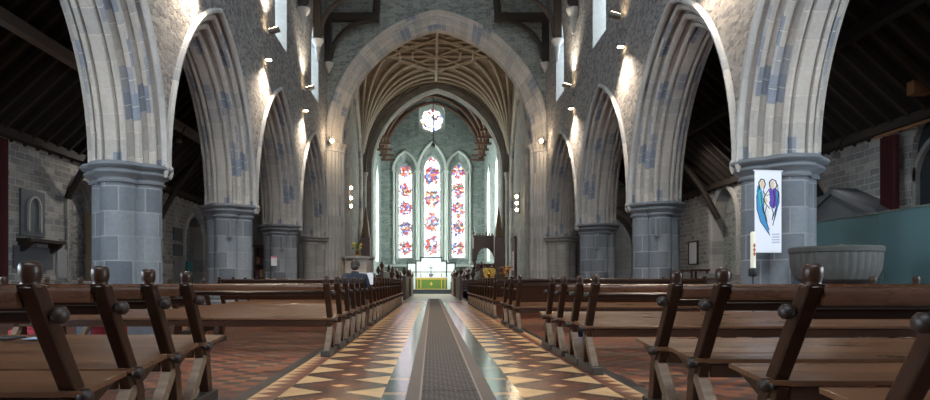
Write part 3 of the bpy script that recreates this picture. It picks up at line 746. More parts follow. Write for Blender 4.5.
# ------------------------------------------------------------------ aisles
AW = {'left': -10.0, 'right': 10.4}
for side in ('left', 'right'):
    xc, ys_, sg, dn, df, holes, wins = ARC[side]
    xw = AW[side]; o_ = -sg
    hs = []
    if side == 'right': hs = [(23.1, .95, 1.15, 3.0, rad(.95, 1.3)), (6.0, 1.2, 1.5, 3.2, rad(1.2, 1.1)), (1.0, 1.2, 1.5, 3.2, rad(1.2, 1.1)), (12.2, 1.9, 1.6, 3.6, rad(1.9, .75))]
    else: hs = [(18.7, .74, .95, 3.0, rad(.74, .85)), (27.4, 1.0, 0, 2.5, rad(1.0, 1.2)), (6.2, 1.2, 1.5, 3.2, rad(1.2, 1.1)), (1.2, 1.2, 1.5, 3.2, rad(1.2, 1.1)), (12.4, 1.9, 1.6, 3.6, rad(1.9, .75))]
    wb = MB(); wall(wb, MX, -2, 31, 0, 4.6, hs, xw, xw+o_*.9)
    struct(wb.build('wall_'+side, M_rubaisle, recalc=False))
    # walls closing the recesses
    wb = MB()
    for h in hs:
        if h[1] < 1.1: wb.box(xw+o_*.42, xw+o_*.6, h[0]-h[1]-.1, h[0]+h[1]+.1, h[2]-.2, 5)
    struct(wb.build('wall_recess_'+side, M_endst if side == 'right' else M_rub))
    # roof boards and rafters
    xin, zi = df, 4.45+abs(df-xw)*.92
    mb = MB(); mb.add([(xw+o_*.9, -2, 4.45-.83), (xw+o_*.9, 31, 4.45-.83), (xin, 31, zi), (xin, -2, zi)], [(0, 1, 2, 3)])
    mb.add([(xin, -2, zi), (xin, 31, zi), (xin-sg*.02, 31, zi+.5), (xin-sg*.02, -2, zi+.5)], [(0, 1, 2, 3)])
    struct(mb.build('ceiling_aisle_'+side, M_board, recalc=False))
    rf = empty('aisle_roof_frame', (0, 0, 0), 'dark timber rafters and purlins of the %s aisle roof' % side, 'roof timbers')
    n = 0
    y = 4.0; lst = []
    while y < 30.5:
        lst.append(y); y += .52
    for y in lst:
        t = MB(); dz = -.12
        P = [(xw, 4.45+dz), (xin, zi+dz)]
        t.add([(P[0][0], y-.05, P[0][1]-.09), (P[1][0], y-.05, P[1][1]-.09), (P[1][0], y+.05, P[1][1]-.09), (P[0][0], y+.05, P[0][1]-.09), (P[0][0], y-.05, P[0][1]+.11), (P[1][0], y-.05, P[1][1]+.11), (P[1][0], y+.05, P[1][1]+.11), (P[0][0], y+.05, P[0][1]+.11)],
              [(0, 1, 2, 3), (4, 7, 6, 5), (0, 4, 5, 1), (1, 5, 6, 2), (2, 6, 7, 3), (3, 7, 4, 0)])
        t.build('rafter', M_roof, rf)
    xp = xw+sg*2.0; t = MB(); t.box(xp-.11, xp+.11, 3, 30.5, 4.45+1.84-.55, 4.45+1.84-.32); t.build('purlin', M_lightbeam if side == 'left' else M_board, rf)
    t = MB(); t.box(xw, xw+sg*.22, 3, 30.5, 4.30, 4.5); t.build('wall_plate', M_roof, rf)
    for y in [ys_[2], ys_[3], ys_[4]]:
        t = MB(); t.tube([(xw+sg*.1, y, 3.2), (xw+sg*.7, y, 4.3), (xw+sg*1.9, y, 5.9)], .10, 6); t.build('brace', M_roof, rf)
    # east closing wall of the aisle
    wb = MB(); c = (xw+xin)/2; wall(wb, MY, min(xw+o_*.9, dn), max(xw+o_*.9, dn), 0, 9, [(c, 1.3, 0, 2.6, rad(1.3, 1.7))], 31, 31.9, ends=False)
    struct(wb.build('wall_transept_'+side, M_rubaisle, recalc=False))
    wb = MB(); wb.box(min(xw, dn)-1*(side == 'left'), max(xw, dn)+1*(side == 'right'), 36, 36.3, 0, 9); struct(wb.build('wall_far_'+side, M_pier))
    mb = MB(); sweep_arch(mb, MY, c, 2.6, 1.3, rad(1.3, 1.7), [(0, 31.9), (0, 31.1), (.06, 31.0), (.12, 30.9), (.2, 30.9), (.26, 30.95), (.3, 31)], drop=2.6)
    tag(mb.build('aisle_arch', M_dress, smooth=40, recalc=False), 'small pale stone archway closing the %s aisle' % side, 'arch')

wb = MB(); wb.box(-4.82, 5.3, -2.3, -2, 0, 7.6); wb.box(-11, -4.82, -2.3, -2, 0, 9); wb.box(5.3, 11.4, -2.3, -2, 0, 9)
struct(wb.build('wall_west', M_rub))
wb = MB(); wb.box(-11.5, -4.4, 31.9, 36.3, 9, 9.3); wb.box(5.0, 12, 31.9, 36.3, 9, 9.3); wb.box(-11.5, -11.2, 31, 36.3, 0, 9); wb.box(11.7, 12, 31, 36.3, 0, 9)
struct(wb.build('wall_transept_ends', M_rubaisle))
# recess and opening surrounds
def surround(x, sg, h, lab, mat=M_dress):
    mb = MB(); sweep_arch(mb, lambda u, z, d: (x+sg*d, u, z), h[0], h[3], h[1], h[4], [(-.012, -.4), (-.012, .02), (.05, .06), (.22, .06), (.24, 0)], n=12, drop=h[3]-h[2])
    tag(mb.build('arch_surround', mat, smooth=40, recalc=False), lab, 'arch surround')
surround(10.4, -1, (23.1, .95, 1.15, 3.0, rad(.95, 1.3)), 'pale stone surround of the pointed recess in the right aisle wall')
surround(-10.0, 1, (18.7, .74, .95, 3.0, rad(.74, .85)), 'stone surround of the blocked arch in the left aisle wall', M_rubaisle)
surround(-10.0, 1, (27.4, 1.0, 0, 2.5, rad(1.0, 1.2)), 'pale stone archway at the far end of the left aisle wall')
mb = MB(); mb.box(-10.3, -9.99, 19.36, 19.56, .95, 3.0); tag(mb.build('stone_jamb', plain('ochre_jamb', (.33, .25, .16), .85)), 'ochre stone jamb beside the blocked arch in the left aisle', 'jamb')
# aisle windows: dark leaded glass
M_dglass = plain('dim_leaded_glass', (.03, .04, .05), .2, var=.3)
for k, (x, sg, yc) in enumerate(((10.4, -1, 12.2), (-10, 1, 12.4))):
    o = MB(); o.box(x-sg*.17, x-sg*.13, yc-1.9, yc+1.9, 1.6, 4.5); o = struct(o.build('window_%d' % (41+k), M_dglass))
    t = MB()
    for q in (-1.9, -.65, .65, 1.9): t.box(x-sg*.13, x-sg*.03, yc+q-.09, yc+q+.09, 1.6, 3.4)
    for q in (-1.27, 0, 1.27):
        sweep_arch(t, MX, yc+q, 3.1, .55, rad(.55, .8), [(0, x-sg*.13), (0, x-sg*.03), (.1, x-sg*.03), (.1, x-sg*.13)], n=8)
    t.build('tracery', M_pier, o)

E_aisle = emit('aisle_fill_glow', (.75, .88, 1), 26.0)  # glow for unseen windows added on both sides to light the aisles
k_ = 51
for x, sg, yc in ((10.4, -1, 6.0), (10.4, -1, 1.0), (-10, 1, 6.2), (-10, 1, 1.2)):
    o = MB(); ol = outline(yc, 1.2, 1.5, 3.2, rad(1.2, 1.1)); fillface(o, MX, ol, x-sg*.5); o = struct(o.build('window_%d' % k_, E_aisle, recalc=False)); k_ += 1
    t = MB()
    for q in (-.4, .4): t.box(x-sg*.5, x-sg*.38, yc+q-.06, yc+q+.06, 1.5, 3.9)
    t.build('mullion', M_pier, o)
def curtain(x, y0, y1, z0, z1, label):
    n = 40; pts = []
    for i in range(n+1): pts.append((x+.06*math.sin(i*1.35)+.02*math.sin(i*.6), y0+(y1-y0)*i/n))
    mb = MB(); poly = pts+[(p[0]+.02, p[1]) for p in pts[::-1]]
    vs = [(p[0], p[1], z0) for p in poly]+[(p[0], p[1], z1) for p in poly]; N = len(poly)
    fs = [(i, (i+1) % N, N+(i+1) % N, N+i) for i in range(N)]; mb.add(vs, fs)
    tag(mb.build('curtain', M_curt, smooth=60), label, 'curtain')
curtain(10.15, 14.22, 14.64, 1.2, 4.15, 'dark red curtain hanging beside the window of the right aisle')
curtain(-9.8, 14.3, 15.0, .5, 4.2, 'dark red curtain at the left edge by the aisle wall')
t = MB(); t.tube([(10.1, 9.9, 4.2), (10.1, 14.8, 4.2)], .035, 8); tag(t.build('curtain_rail', M_tan), 'wooden rail above the dark red curtain', 'curtain rail')

# wall monuments
def slab(nm, x, sg, y0, y1, z0, z1, d, mat, label, cat, frame=None):
    e = empty(nm, (x, (y0+y1)/2, z0), label, cat); w = (y1-y0)/2; h = z1-z0
    t = MB(); t.box(0, sg*d, -w, w, 0, h); t.build('panel', mat, e, bevel=.008)
    if frame:
        t = MB()
        for a in ((-w-.04, -w), (w, w+.04)): t.box(0, sg*(d+.03), a[0], a[1], -.04, h+.04)
        for a in ((-.04, 0), (h, h+.04)): t.box(0, sg*(d+.03), -w, w, a[0], a[1])
        t.build('frame', frame, e)
    return e
e = slab('wall_monument', -10, 1, 15.75, 16.72, 2.05, 3.2, .06, M_slate, 'grey slate wall tablet with an arched inset, above the bracket shelf', 'monument')
t = MB(); sweep_arch(t, lambda u, z, d: (d, u, z), 0, .72, .22, .24, [(0, .05), (0, .12), (.05, .12), (.05, .05)], n=8, drop=.6); t.build('arched_inset', M_dress, e)
e = slab('wall_monument', -10, 1, 15.5, 17.1, 1.25, 1.8, .05, M_slate, 'dark rectangular slate tablet under the bracket shelf', 'monument')
e = empty('bracket_shelf', (-10, 16.4, 1.9), 'dark bracket shelf fixed to the left aisle wall', 'shelf')
t = MB(); t.box(0, .35, -.75, .75, 0, .08); t.build('board', M_roof, e)
for yy in (-.62, .62): t = MB(); t.prism([(0, 0), (.33, 0), (.28, -.08), (0, -.28)], yy-.07, yy+.07, 'y'); t.build('bracket', M_roof, e)
slab('wall_plaque', -10, 1, 17.3, 17.78, 1.02, 1.8, .05, plain('pale_plaque', (.36, .36, .36), .6), 'pale upright plaque between slate tablet and blocked arch', 'plaque')
slab('wall_plaque', -10, 1, 25.1, 26.0, 2.55, 3.05, .05, M_slate, 'upper dark plaque on the left aisle wall beyond the nearest pillar', 'plaque')
slab('wall_plaque', -10, 1, 25.1, 26.0, 1.95, 2.42, .05, M_slate, 'lower dark plaque on the left aisle wall beyond the nearest pillar', 'plaque')
slab('wall_plaque', -10, 1, 25.15, 25.9, .95, 1.8, .05, plain('grey_plaque', (.25, .25, .25), .6), 'tall grey plaque beneath two dark plaques in the left aisle', 'plaque')
t = MB(); t.box(-9.9, -9.8, 26.15, 26.6, 1.0, 1.75); tag(t.build('poster', plain('teal_poster', (.05, .22, .22), .6)), 'small teal poster in the left aisle past the nearest pillar', 'poster')
e = slab('framed_notice', 10.4, -1, 25.35, 26.15, 1.65, 2.5, .04, M_white, 'white framed wall tablet in the right aisle behind the second pillar', 'wall tablet', M_roof)
# gabled monument
e = empty('gabled_tomb', (10.4, 15.95, 0), 'dark gabled stone wall tomb behind the teal glass screen', 'tomb')
t = MB(); t.prism([(-1.5, 2.42), (1.5, 2.42), (1.5, 2.52), (0, 3.08), (-1.5, 2.52)], -.55, -.42, 'x'); t.build('gable', M_slate, e)
t = MB()
for s_ in (-1, 1): t.prism([(s_*1.65, 2.42), (s_*1.62, 2.52), (0, 3.22), (0, 3.08), (s_*1.5, 2.42)], -.62, 0, 'x')
t.build('coping', M_slate, e)
t = MB(); t.box(-.55, 0, -1.55, 1.55, 2.2, 2.42); t.box(-.5, 0, -1.5, -1.25, .0, 2.2); t.box(-.5, 0, 1.25, 1.5, 0, 2.2); t.build('body', M_pier, e, bevel=.02)
t = MB(); t.box(-.6, 0, -1.2, 1.2, 0, .95); t.build('tomb_chest', M_pier, e, bevel=.02)

# teal glass screen
def glassmat():
    m, nt, b = newmat('teal_glass')
    b.inputs['Base Color'].default_value = (.20, .34, .36, 1); b.inputs['Roughness'].default_value = .12
    b.inputs['Transmission Weight'].default_value = .5; b.inputs['IOR'].default_value = 1.1
    b.inputs['Specular IOR Level'].default_value = .6
    return m
M_teal = glassmat()
e = empty('glass_screen', (8.0, 12.3, 0), 'teal glass partition behind the stone font in the right aisle', 'partition')
for y0, y1 in ((-2.5, -.7), (-.68, 1.5), (1.52, 3.0)):
    t = MB(); t.box(-.012, .012, y0, y1, .02, 2.14); t.build('glass_panel', M_teal, e)
t = MB(); t.box(-.03, .03, -2.5, 3.0, 2.14, 2.165); t.box(-.03, .03, -2.5, 3.0, 0, .03); t.build('rail', plain('steel', (.25, .3, .3), .3, .8), e)
for yy in (-.85, -.55): t = MB(); t.tube([(-.05, yy, .95), (-.05, yy, 1.15)], .015, 8); t.tube([(0, yy, 1.05), (-.05, yy, 1.05)], .012, 6); t.build('door_handle', bpy.data.materials['steel'], e)

# stone font
e = empty('stone_font', (6.02, 9.7, 0), 'round fluted dark stone font in front of the bannered pillar', 'font'); e.scale = (.88, .88, 1)
fl = lambda ph, r, j: r*(1+(.022*abs(math.sin(ph*17)) if 2 <= j <= 7 else 0))
M_font = plain('font_stone', (.065, .065, .06), .8, var=.35, scale=12, bs=.4)
t = MB(); t.lathe([(.30, .88), (.50, .90), (.58, .95), (.62, 1.02), (.655, 1.12), (.665, 1.22), (.67, 1.30), (.67, 1.34), (.70, 1.35), (.71, 1.41), (.69, 1.43), (.60, 1.43), (.58, 1.30), (.3, 1.1), (1e-4, 1.08)], n=136, rf=fl); t.build('bowl', M_font, e, smooth=30)
t = MB(); t.lathe([(.34, .18), (.30, .25), (.28, .4), (.28, .75), (.33, .88)], n=32)
for k in range(4):
    a = PI/4+k*PI/2; t.lathe([(.07, .15), (.06, .2), (.06, .82), (.09, .9)], (.36*math.cos(a), .36*math.sin(a), 0), 12)
t.build('pedestal', M_font, e, smooth=40)
t = MB(); t.lathe([(.50, 0), (.50, .12), (.44, .18)], n=8); t.build('plinth', M_font, e)
t = MB(); t.ball((6.3, 10.0, 1.33), .14, 14, sc=(1, 1, 1.15)); tag(t.build('font_rim_knob', M_tan, smooth=60), 'small brown rounded knob showing above the font rim', 'knob')  # brown dome above the rim, built as a wooden knob

# banner ----------------------------------------------------------------------
e = empty('banner', (5.15, 10.36, 1.38), 'white hanging banner with two blue and purple figures on pillar', 'banner', rz=math.radians(8))
BW, BH = .465, 1.31
t = MB(); t.box(0, BW, 0, .006, 0, BH); t.build('cloth', plain('banner_cloth', (.80, .80, .84), .7, var=.02), e)
t = MB(); t.tube([(-.02, .0, BH), (BW+.02, .0, BH)], .01, 6); t.build('rod', M_white, e)
sx = lambda px: (px-197)/76*BW; sz = lambda py: (272-py)/216*BH
cols = {'black': (.01, .01, .015), 'blue': (.04, .25, .5), 'purple': (.10, .05, .35), 'skin': (.72, .55, .36), 'cream': (.80, .78, .70), 'teal': (.05, .42, .45), 'pale': (.5, .5, .6)}
pm = {k: plain('print_'+k, c, .7, var=.05) for k, c in cols.items()}
def shape(pts, c, lvl):
    m_ = MB(); m_.prism([(sx(a), sz(b)) for a, b in pts], -.0008*lvl-.0004, -.0001, 'y'); m_.build('printed_shape', pm[c], e)
def stroke(pts, w, c, lvl):
    m_ = MB(); m_.tube([(sx(a), -.0015-.0008*lvl, sz(b)) for a, b in pts], w, 5); m_.build('printed_line', pm[c], e, smooth=50)
shape([(208, 92), (203, 125), (204, 160), (212, 190), (226, 208), (239, 222), (232, 190), (224, 160), (222, 130), (218, 108)], 'blue', 1)
shape([(211, 95), (208, 120), (212, 150), (219, 150), (218, 115)], 'teal', 2)
shape([(240, 100), (234, 122), (240, 150), (252, 156), (262, 140), (266, 118), (258, 102)], 'purple', 1)
shape([(258, 104), (264, 112), (266, 138), (258, 172), (250, 195), (256, 160), (259, 130)], 'blue', 2)
shape([(222, 124), (238, 112), (240, 134), (232, 152), (224, 146)], 'cream', 2)
shape([(232, 158), (240, 150), (236, 182), (230, 190)], 'cream', 2)
shape([(213, 82), (222, 82), (224, 96), (218, 104), (212, 98)], 'skin', 3)
shape([(242, 84), (251, 84), (253, 98), (247, 106), (241, 98)], 'skin', 3)
shape([(222, 130), (228, 126), (234, 136), (228, 142)], 'skin', 3)
stroke([(206, 96), (204, 112), (206, 128)], .010, 'blue', 2)
stroke([(230, 150), (226, 168), (232, 190)], .006, 'black', 3)
stroke([(244, 150), (250, 168), (246, 186)], .006, 'black', 3)
stroke([(214, 112), (216, 140), (222, 168)], .006, 'black', 3)
stroke([(250, 108), (254, 128), (250, 150)], .007, 'black', 3)
stroke([(211, 106), (208, 88), (215, 78), (223, 80), (227, 92), (222, 104)], .009, 'black', 2)
stroke([(240, 100), (238, 86), (246, 78), (256, 82), (260, 94), (256, 102)], .009, 'black', 2)
stroke([(208, 104), (202, 124), (203, 158), (213, 190), (228, 210), (240, 226)], .005, 'black', 2)
stroke([(222, 106), (224, 126), (222, 156), (228, 186), (238, 212)], .005, 'black', 2)
stroke([(238, 104), (228, 118), (222, 132), (230, 146), (240, 156)], .006, 'black', 2)
stroke([(256, 104), (266, 112), (266, 140), (256, 166), (248, 200)], .006, 'black', 2)
stroke([(262, 92), (264, 120), (258, 150), (250, 176)], .005, 'black', 2)
stroke([(220, 112), (232, 122), (242, 116)], .005, 'black', 2)
for k in range(4): shape([(246, 222+k*7), (268, 221+k*7), (268, 225+k*7), (246, 226+k*7)], 'pale', 1)
# candle ----------------------------------------------------------------------
e = empty('candle_stand', (4.60, 9.3, 0), 'black candle stand in front of the bannered pillar', 'candle stand')
t = MB(); t.lathe([(.16, 0), (.16, .02), (.05, .06), (.016, .10), (.014, .98), (.05, 1.0)], n=14); t.build('pole', M_dark, e, smooth=40)
t = MB(); t.lathe([(.052, .99), (.06, 1.0), (.06, 1.10), (.05, 1.11), (1e-4, 1.11)], n=14); t.build('holder', M_dark, e, smooth=40)
e2 = empty('paschal_candle', (4.60, 9.3, 1.11), 'tall ivory candle with a reddish ornament on black stand', 'candle')
t = MB(); t.lathe([(.036, 0), (.036, .50), (.02, .52), (1e-4, .51)], n=14); t.build('wax', M_candle, e2, smooth=40)
t = MB()
for z in (.20, .26, .32): t.prism([(0, z-.035), (.018, z), (0, z+.035), (-.018, z)], -.042, -.03, 'y')
t.build('ornament', plain('candle_red', (.45, .12, .05), .5), e2)
t = MB(); t.tube([(0, 0, .51), (0, 0, .53)], .003, 5); t.build('wick', M_dark, e2)

# tables and stoups at right wall
e = empty('side_table', (9.6, 23.8, 0), 'dark wooden side table in the right aisle behind the second pillar', 'table')
t = MB(); t.box(-.35, .35, -.6, .6, 1.32, 1.38); t.build('top', M_stall, e)
for a in (-.28, .28):
    for b in (-.5, .5): t = MB(); t.lathe([(.03, 0), (.045, .2), (.03, .5), (.05, .9), (.04, 1.32)], (a, b, 0), 8); t.build('leg', M_stall, e, smooth=40)
t = MB(); t.lathe([(.25, 0), (.25, .1), (.14, .2), (.12, .7), (.3, .95), (.5, 1.05), (.52, 1.2), (.4, 1.2), (1e-4, 1.08)], (9.25, 21.2, 0), 12); tag(t.build('stone_stoup', M_pier), 'small pale stone stoup by the pointed recess', 'stoup')

# bookcase etc in left aisle
e = empty('book_cupboard', (-6.6, 26.0, 0), 'tall open wooden book cupboard between second and third left pillars', 'cupboard')
t = MB(); t.box(-.45, .45, -.2, .2, 0, .1); t.box(-.45, -.4, -.2, .2, 0, 2.3); t.box(.4, .45, -.2, .2, 0, 2.3); t.box(-.45, .45, .16, .2, 0, 2.3); t.box(-.5, .5, -.25, .25, 2.3, 2.4); t.build('case', M_stall, e)
for z in (.6, 1.1, 1.6): t = MB(); t.box(-.4, .4, -.19, .16, z, z+.03); t.build('shelf', M_stall, e)
pal = [(.45, .1, .04), (.5, .3, .1), (.3, .04, .03), (.4, .35, .25), (.1, .12, .25)]
pmt = [plain('book_%d' % i, c, .6) for i, c in enumerate(pal)]
for zi_, z in enumerate((.63, 1.13, 1.63)):
    x = -6.97
    for k in range(8):
        w = .05+.03*random.random(); h = .22+.1*random.random(); t = MB(); t.box(x, x+w, 25.84, 26.06, z, z+h)
        ci = random.randrange(5); o = t.build('hymn_book', pmt[ci]); x += w+.012
        tag(o, 'small %s book on the %s shelf of the wooden cupboard' % (['orange', 'ochre', 'dark red', 'beige', 'navy'][ci], ['lower', 'middle', 'upper'][zi_]), 'book', 'books in the aisle cupboard')

# column loudspeakers
def speaker(x, y, z0, z1, side, label):
    e = empty('column_loudspeaker', (x, y, z0), label, 'loudspeaker', 'slim loudspeakers under the capitals')
    t = MB(); t.box(-.06, .06, -.1, 0, 0, z1-z0); t.build('case', M_speak, e, bevel=.01)
    t = MB(); t.box(-.04, .04, -.106, -.1, .03, z1-z0-.03); t.build('grille', plain('speaker_grille', (.12, .13, .14), .7) if not bpy.data.materials.get('speaker_grille') else bpy.data.materials['speaker_grille'], e)
for side, i, lab in (('left', 3, 'slim grey loudspeaker on the second left pillar'), ('left', 4, 'slim grey loudspeaker on the third left pillar'), ('right', 3, 'slim grey loudspeaker on the second right pillar'), ('right', 4, 'slim grey loudspeaker on the third right pillar')):
    xc, ys_, sg, dn, df, holes, wins = ARC[side]
    x = xc+sg*.20; y = ys_[i]
    speaker(x, y-.66, 2.08, 2.56, side, lab)
t = MB(); t.box(-6.0+.33, -6.0+.53, 23.65-.70, 23.65-.66, 1.5, 1.78); t.box(-6.0+.33, -6.0+.53, 23.65-.705, 23.65-.69, 1.78, 1.84, 1)
tag(t.build('paper_notice', [M_white, plain('pink', (.7, .2, .35), .6)]), 'small white paper notice with pink heading on third left pillar', 'notice')

# ------------------------------------------------------------------ wall lamps
def lamp(name, x, y, z, d, watt, col=(1, .80, .58), size=math.radians(95), blend=.8, rad_=.06):
    l = bpy.data.lights.new(name, 'SPOT'); l.energy = watt; l.color = col; l.spot_size = size; l.spot_blend = blend; l.shadow_soft_size = rad_
    o = bpy.data.objects.new(name, l); COL.objects.link(o); o.location = (x, y, z)
    o.rotation_euler = Vector(d).to_track_quat('-Z', 'Y').to_euler()
    return o
for side, lst in (('left', [12.9, 18.75, 24.3]), ('right', [11.9, 17.7, 24.0])):
    xc, ys_, sg, dn, df, holes, wins = ARC[side]
    for k, y in enumerate(lst):
        who = ['nearest', 'middle', 'farthest'][k]
        e = empty('wall_uplight', (dn, y, 8.15), 'grey tilted uplight on the %s nave wall, %s of three' % (side, who), 'lamp', 'nave wall uplights')
        t = MB(); t.box(0, sg*.06, -.04, .04, -.35, -.05); t.tube([(sg*.03, 0, -.1), (sg*.28, 0, -.1)], .02, 6); t.build('bracket', M_lampc, e)
        t = MB(); t.prism([(sg*.14, -.06), (sg*.44, .02), (sg*.42, .10), (sg*.12, .02)], -.11, .11, 'y'); t.build('lamp_head', M_lampc, e)
        t = MB(); t.prism([(sg*.14, .033), (sg*.40, .103), (sg*.395, .112), (sg*.135, .042)], -.08, .08, 'y'); t.build('lens', E_warm, e)
        lamp('uplight_beam', dn+sg*.42, y, 8.45, (-sg*.05, -0.05, 1), 330, (1, .88, .70), math.radians(120))
        e = empty('wall_downlight', (dn, y+.05, 7.35), 'small glowing downlight on the %s nave wall, %s of three' % (side, who), 'lamp', 'nave wall downlights')
        t = MB(); t.box(0, sg*.20, -.07, .07, 0, .10); t.build('case', M_lampc, e, bevel=.01)
        t = MB(); t.box(sg*.04, sg*.18, -.05, .05, -.03, 0); t.build('lens', E_warm, e)
        lamp('downlight_beam', dn+sg*.3, y+.05, 7.26, (sg*.16, -.1, -1), 700, (1, .82, .62), math.radians(125))
# spot clusters in the crossing and at the arch capitals
def cluster(x, y, zs_, lab, face, w=25):
    e = empty('spotlight_cluster', (x, y, zs_[0]), lab, 'lamp')
    t = MB(); t.tube([(0, 0, zs_[-1]-zs_[0]-.2), (0, 0, .25)], .02, 6); t.build('bar', M_dark, e)
    for z in zs_:
        t = MB(); t.tube([(0, 0, z-zs_[0]), (face*.14, -.14, z-zs_[0])], [.07, .1], 10); t.build('lamp_head', M_lampc, e)
        t = MB(); t.ball((face*.15, -.17, z-zs_[0]), .085, 10); t.build('bulb', E_warm, e, smooth=60)
    l = bpy.data.lights.new('cluster_glow', 'POINT'); l.energy = w; l.color = (1, .75, .5); l.shadow_soft_size = .15
    o = bpy.data.objects.new('cluster_glow', l); COL.objects.link(o); o.location = (x+face*.4, y-.55, sum(zs_)/len(zs_))
cluster(-4.15, 32.4, [5.6, 5.1, 4.7], 'three small warm spotlights on the left side of the crossing', 1)
cluster(4.65, 34.5, [5.45, 5.1, 4.75], 'three small warm spotlights on the right side of the crossing', -1)
cluster(-4.65, 29.5, [7.3], 'single warm spotlight at the left capital of the big arch', 1, 60)
cluster(5.1, 29.5, [7.3], 'single warm spotlight at the right capital of the big arch', -1, 60)
for sg, x in ((1, CXL+1.2), (-1, CXR-1.2)):
    lamp('vault_uplight', x, 35.5, 7.0, (sg*.35, 0, 1), 80, (1, .75, .5), math.radians(110))
# aisle floodlights; the two grey ones are added to brighten the walls
for (x, y, z, sz_, m_, lab) in ((9.9, 13.2, 4.85, .24, M_tan, 'tan box floodlight high under the right aisle roof'), (9.7, 15.6, 3.95, .12, M_lightbeam, 'small pale floodlight above the gabled tomb'), (8.2, 21.5, 5.6, .10, M_lampc, 'small grey fill light added high in the right aisle'), (-8.0, 20.6, 5.4, .10, M_lampc, 'small grey fill light added high in the left aisle')):
    e = empty('floodlight', (x, y, z), lab, 'lamp'); t = MB(); t.box(-sz_*.8, sz_*.8, -sz_*.4, sz_*.4, -sz_*.6, sz_*.6); t.build('case', m_, e, bevel=.02)
    t = MB(); t.tube([(0, 0, sz_*.6), (.2, 0, sz_*.6+.4)], .02, 6); t.build('bracket', M_dark, e)

lamp('flood_fill_beam', 8.15, 21.4, 5.4, (.5, .1, -1), 220, (1, .93, .84), math.radians(140))  # added fill for the dim right aisle wall
lamp('flood_fill_beam', -7.95, 20.5, 5.2, (-.5, -.25, -1), 220, (1, .93, .84), math.radians(140))  # added fill for the left aisle, from an invented fixture
lamp('flood_fill_beam', 9.5, 15.5, 3.7, (-.2, -.2, -1), 22, (1, .93, .84), math.radians(140))
# hanging lamp in the chancel
e = empty('hanging_lamp', (.12, 50, 11.4), 'small dark lamp hanging on a long chain before the east windows', 'lamp')
t = MB(); t.tube([(0, 0, .3), (0, 0, 6.4)], .03, 6); t.build('chain', M_dark, e)
t = MB(); t.lathe([(.02, -.2), (.14, -.1), (.17, .05), (.10, .2), (.03, .32)], n=12); t.build('lamp_bowl', M_dark, e, smooth=50)

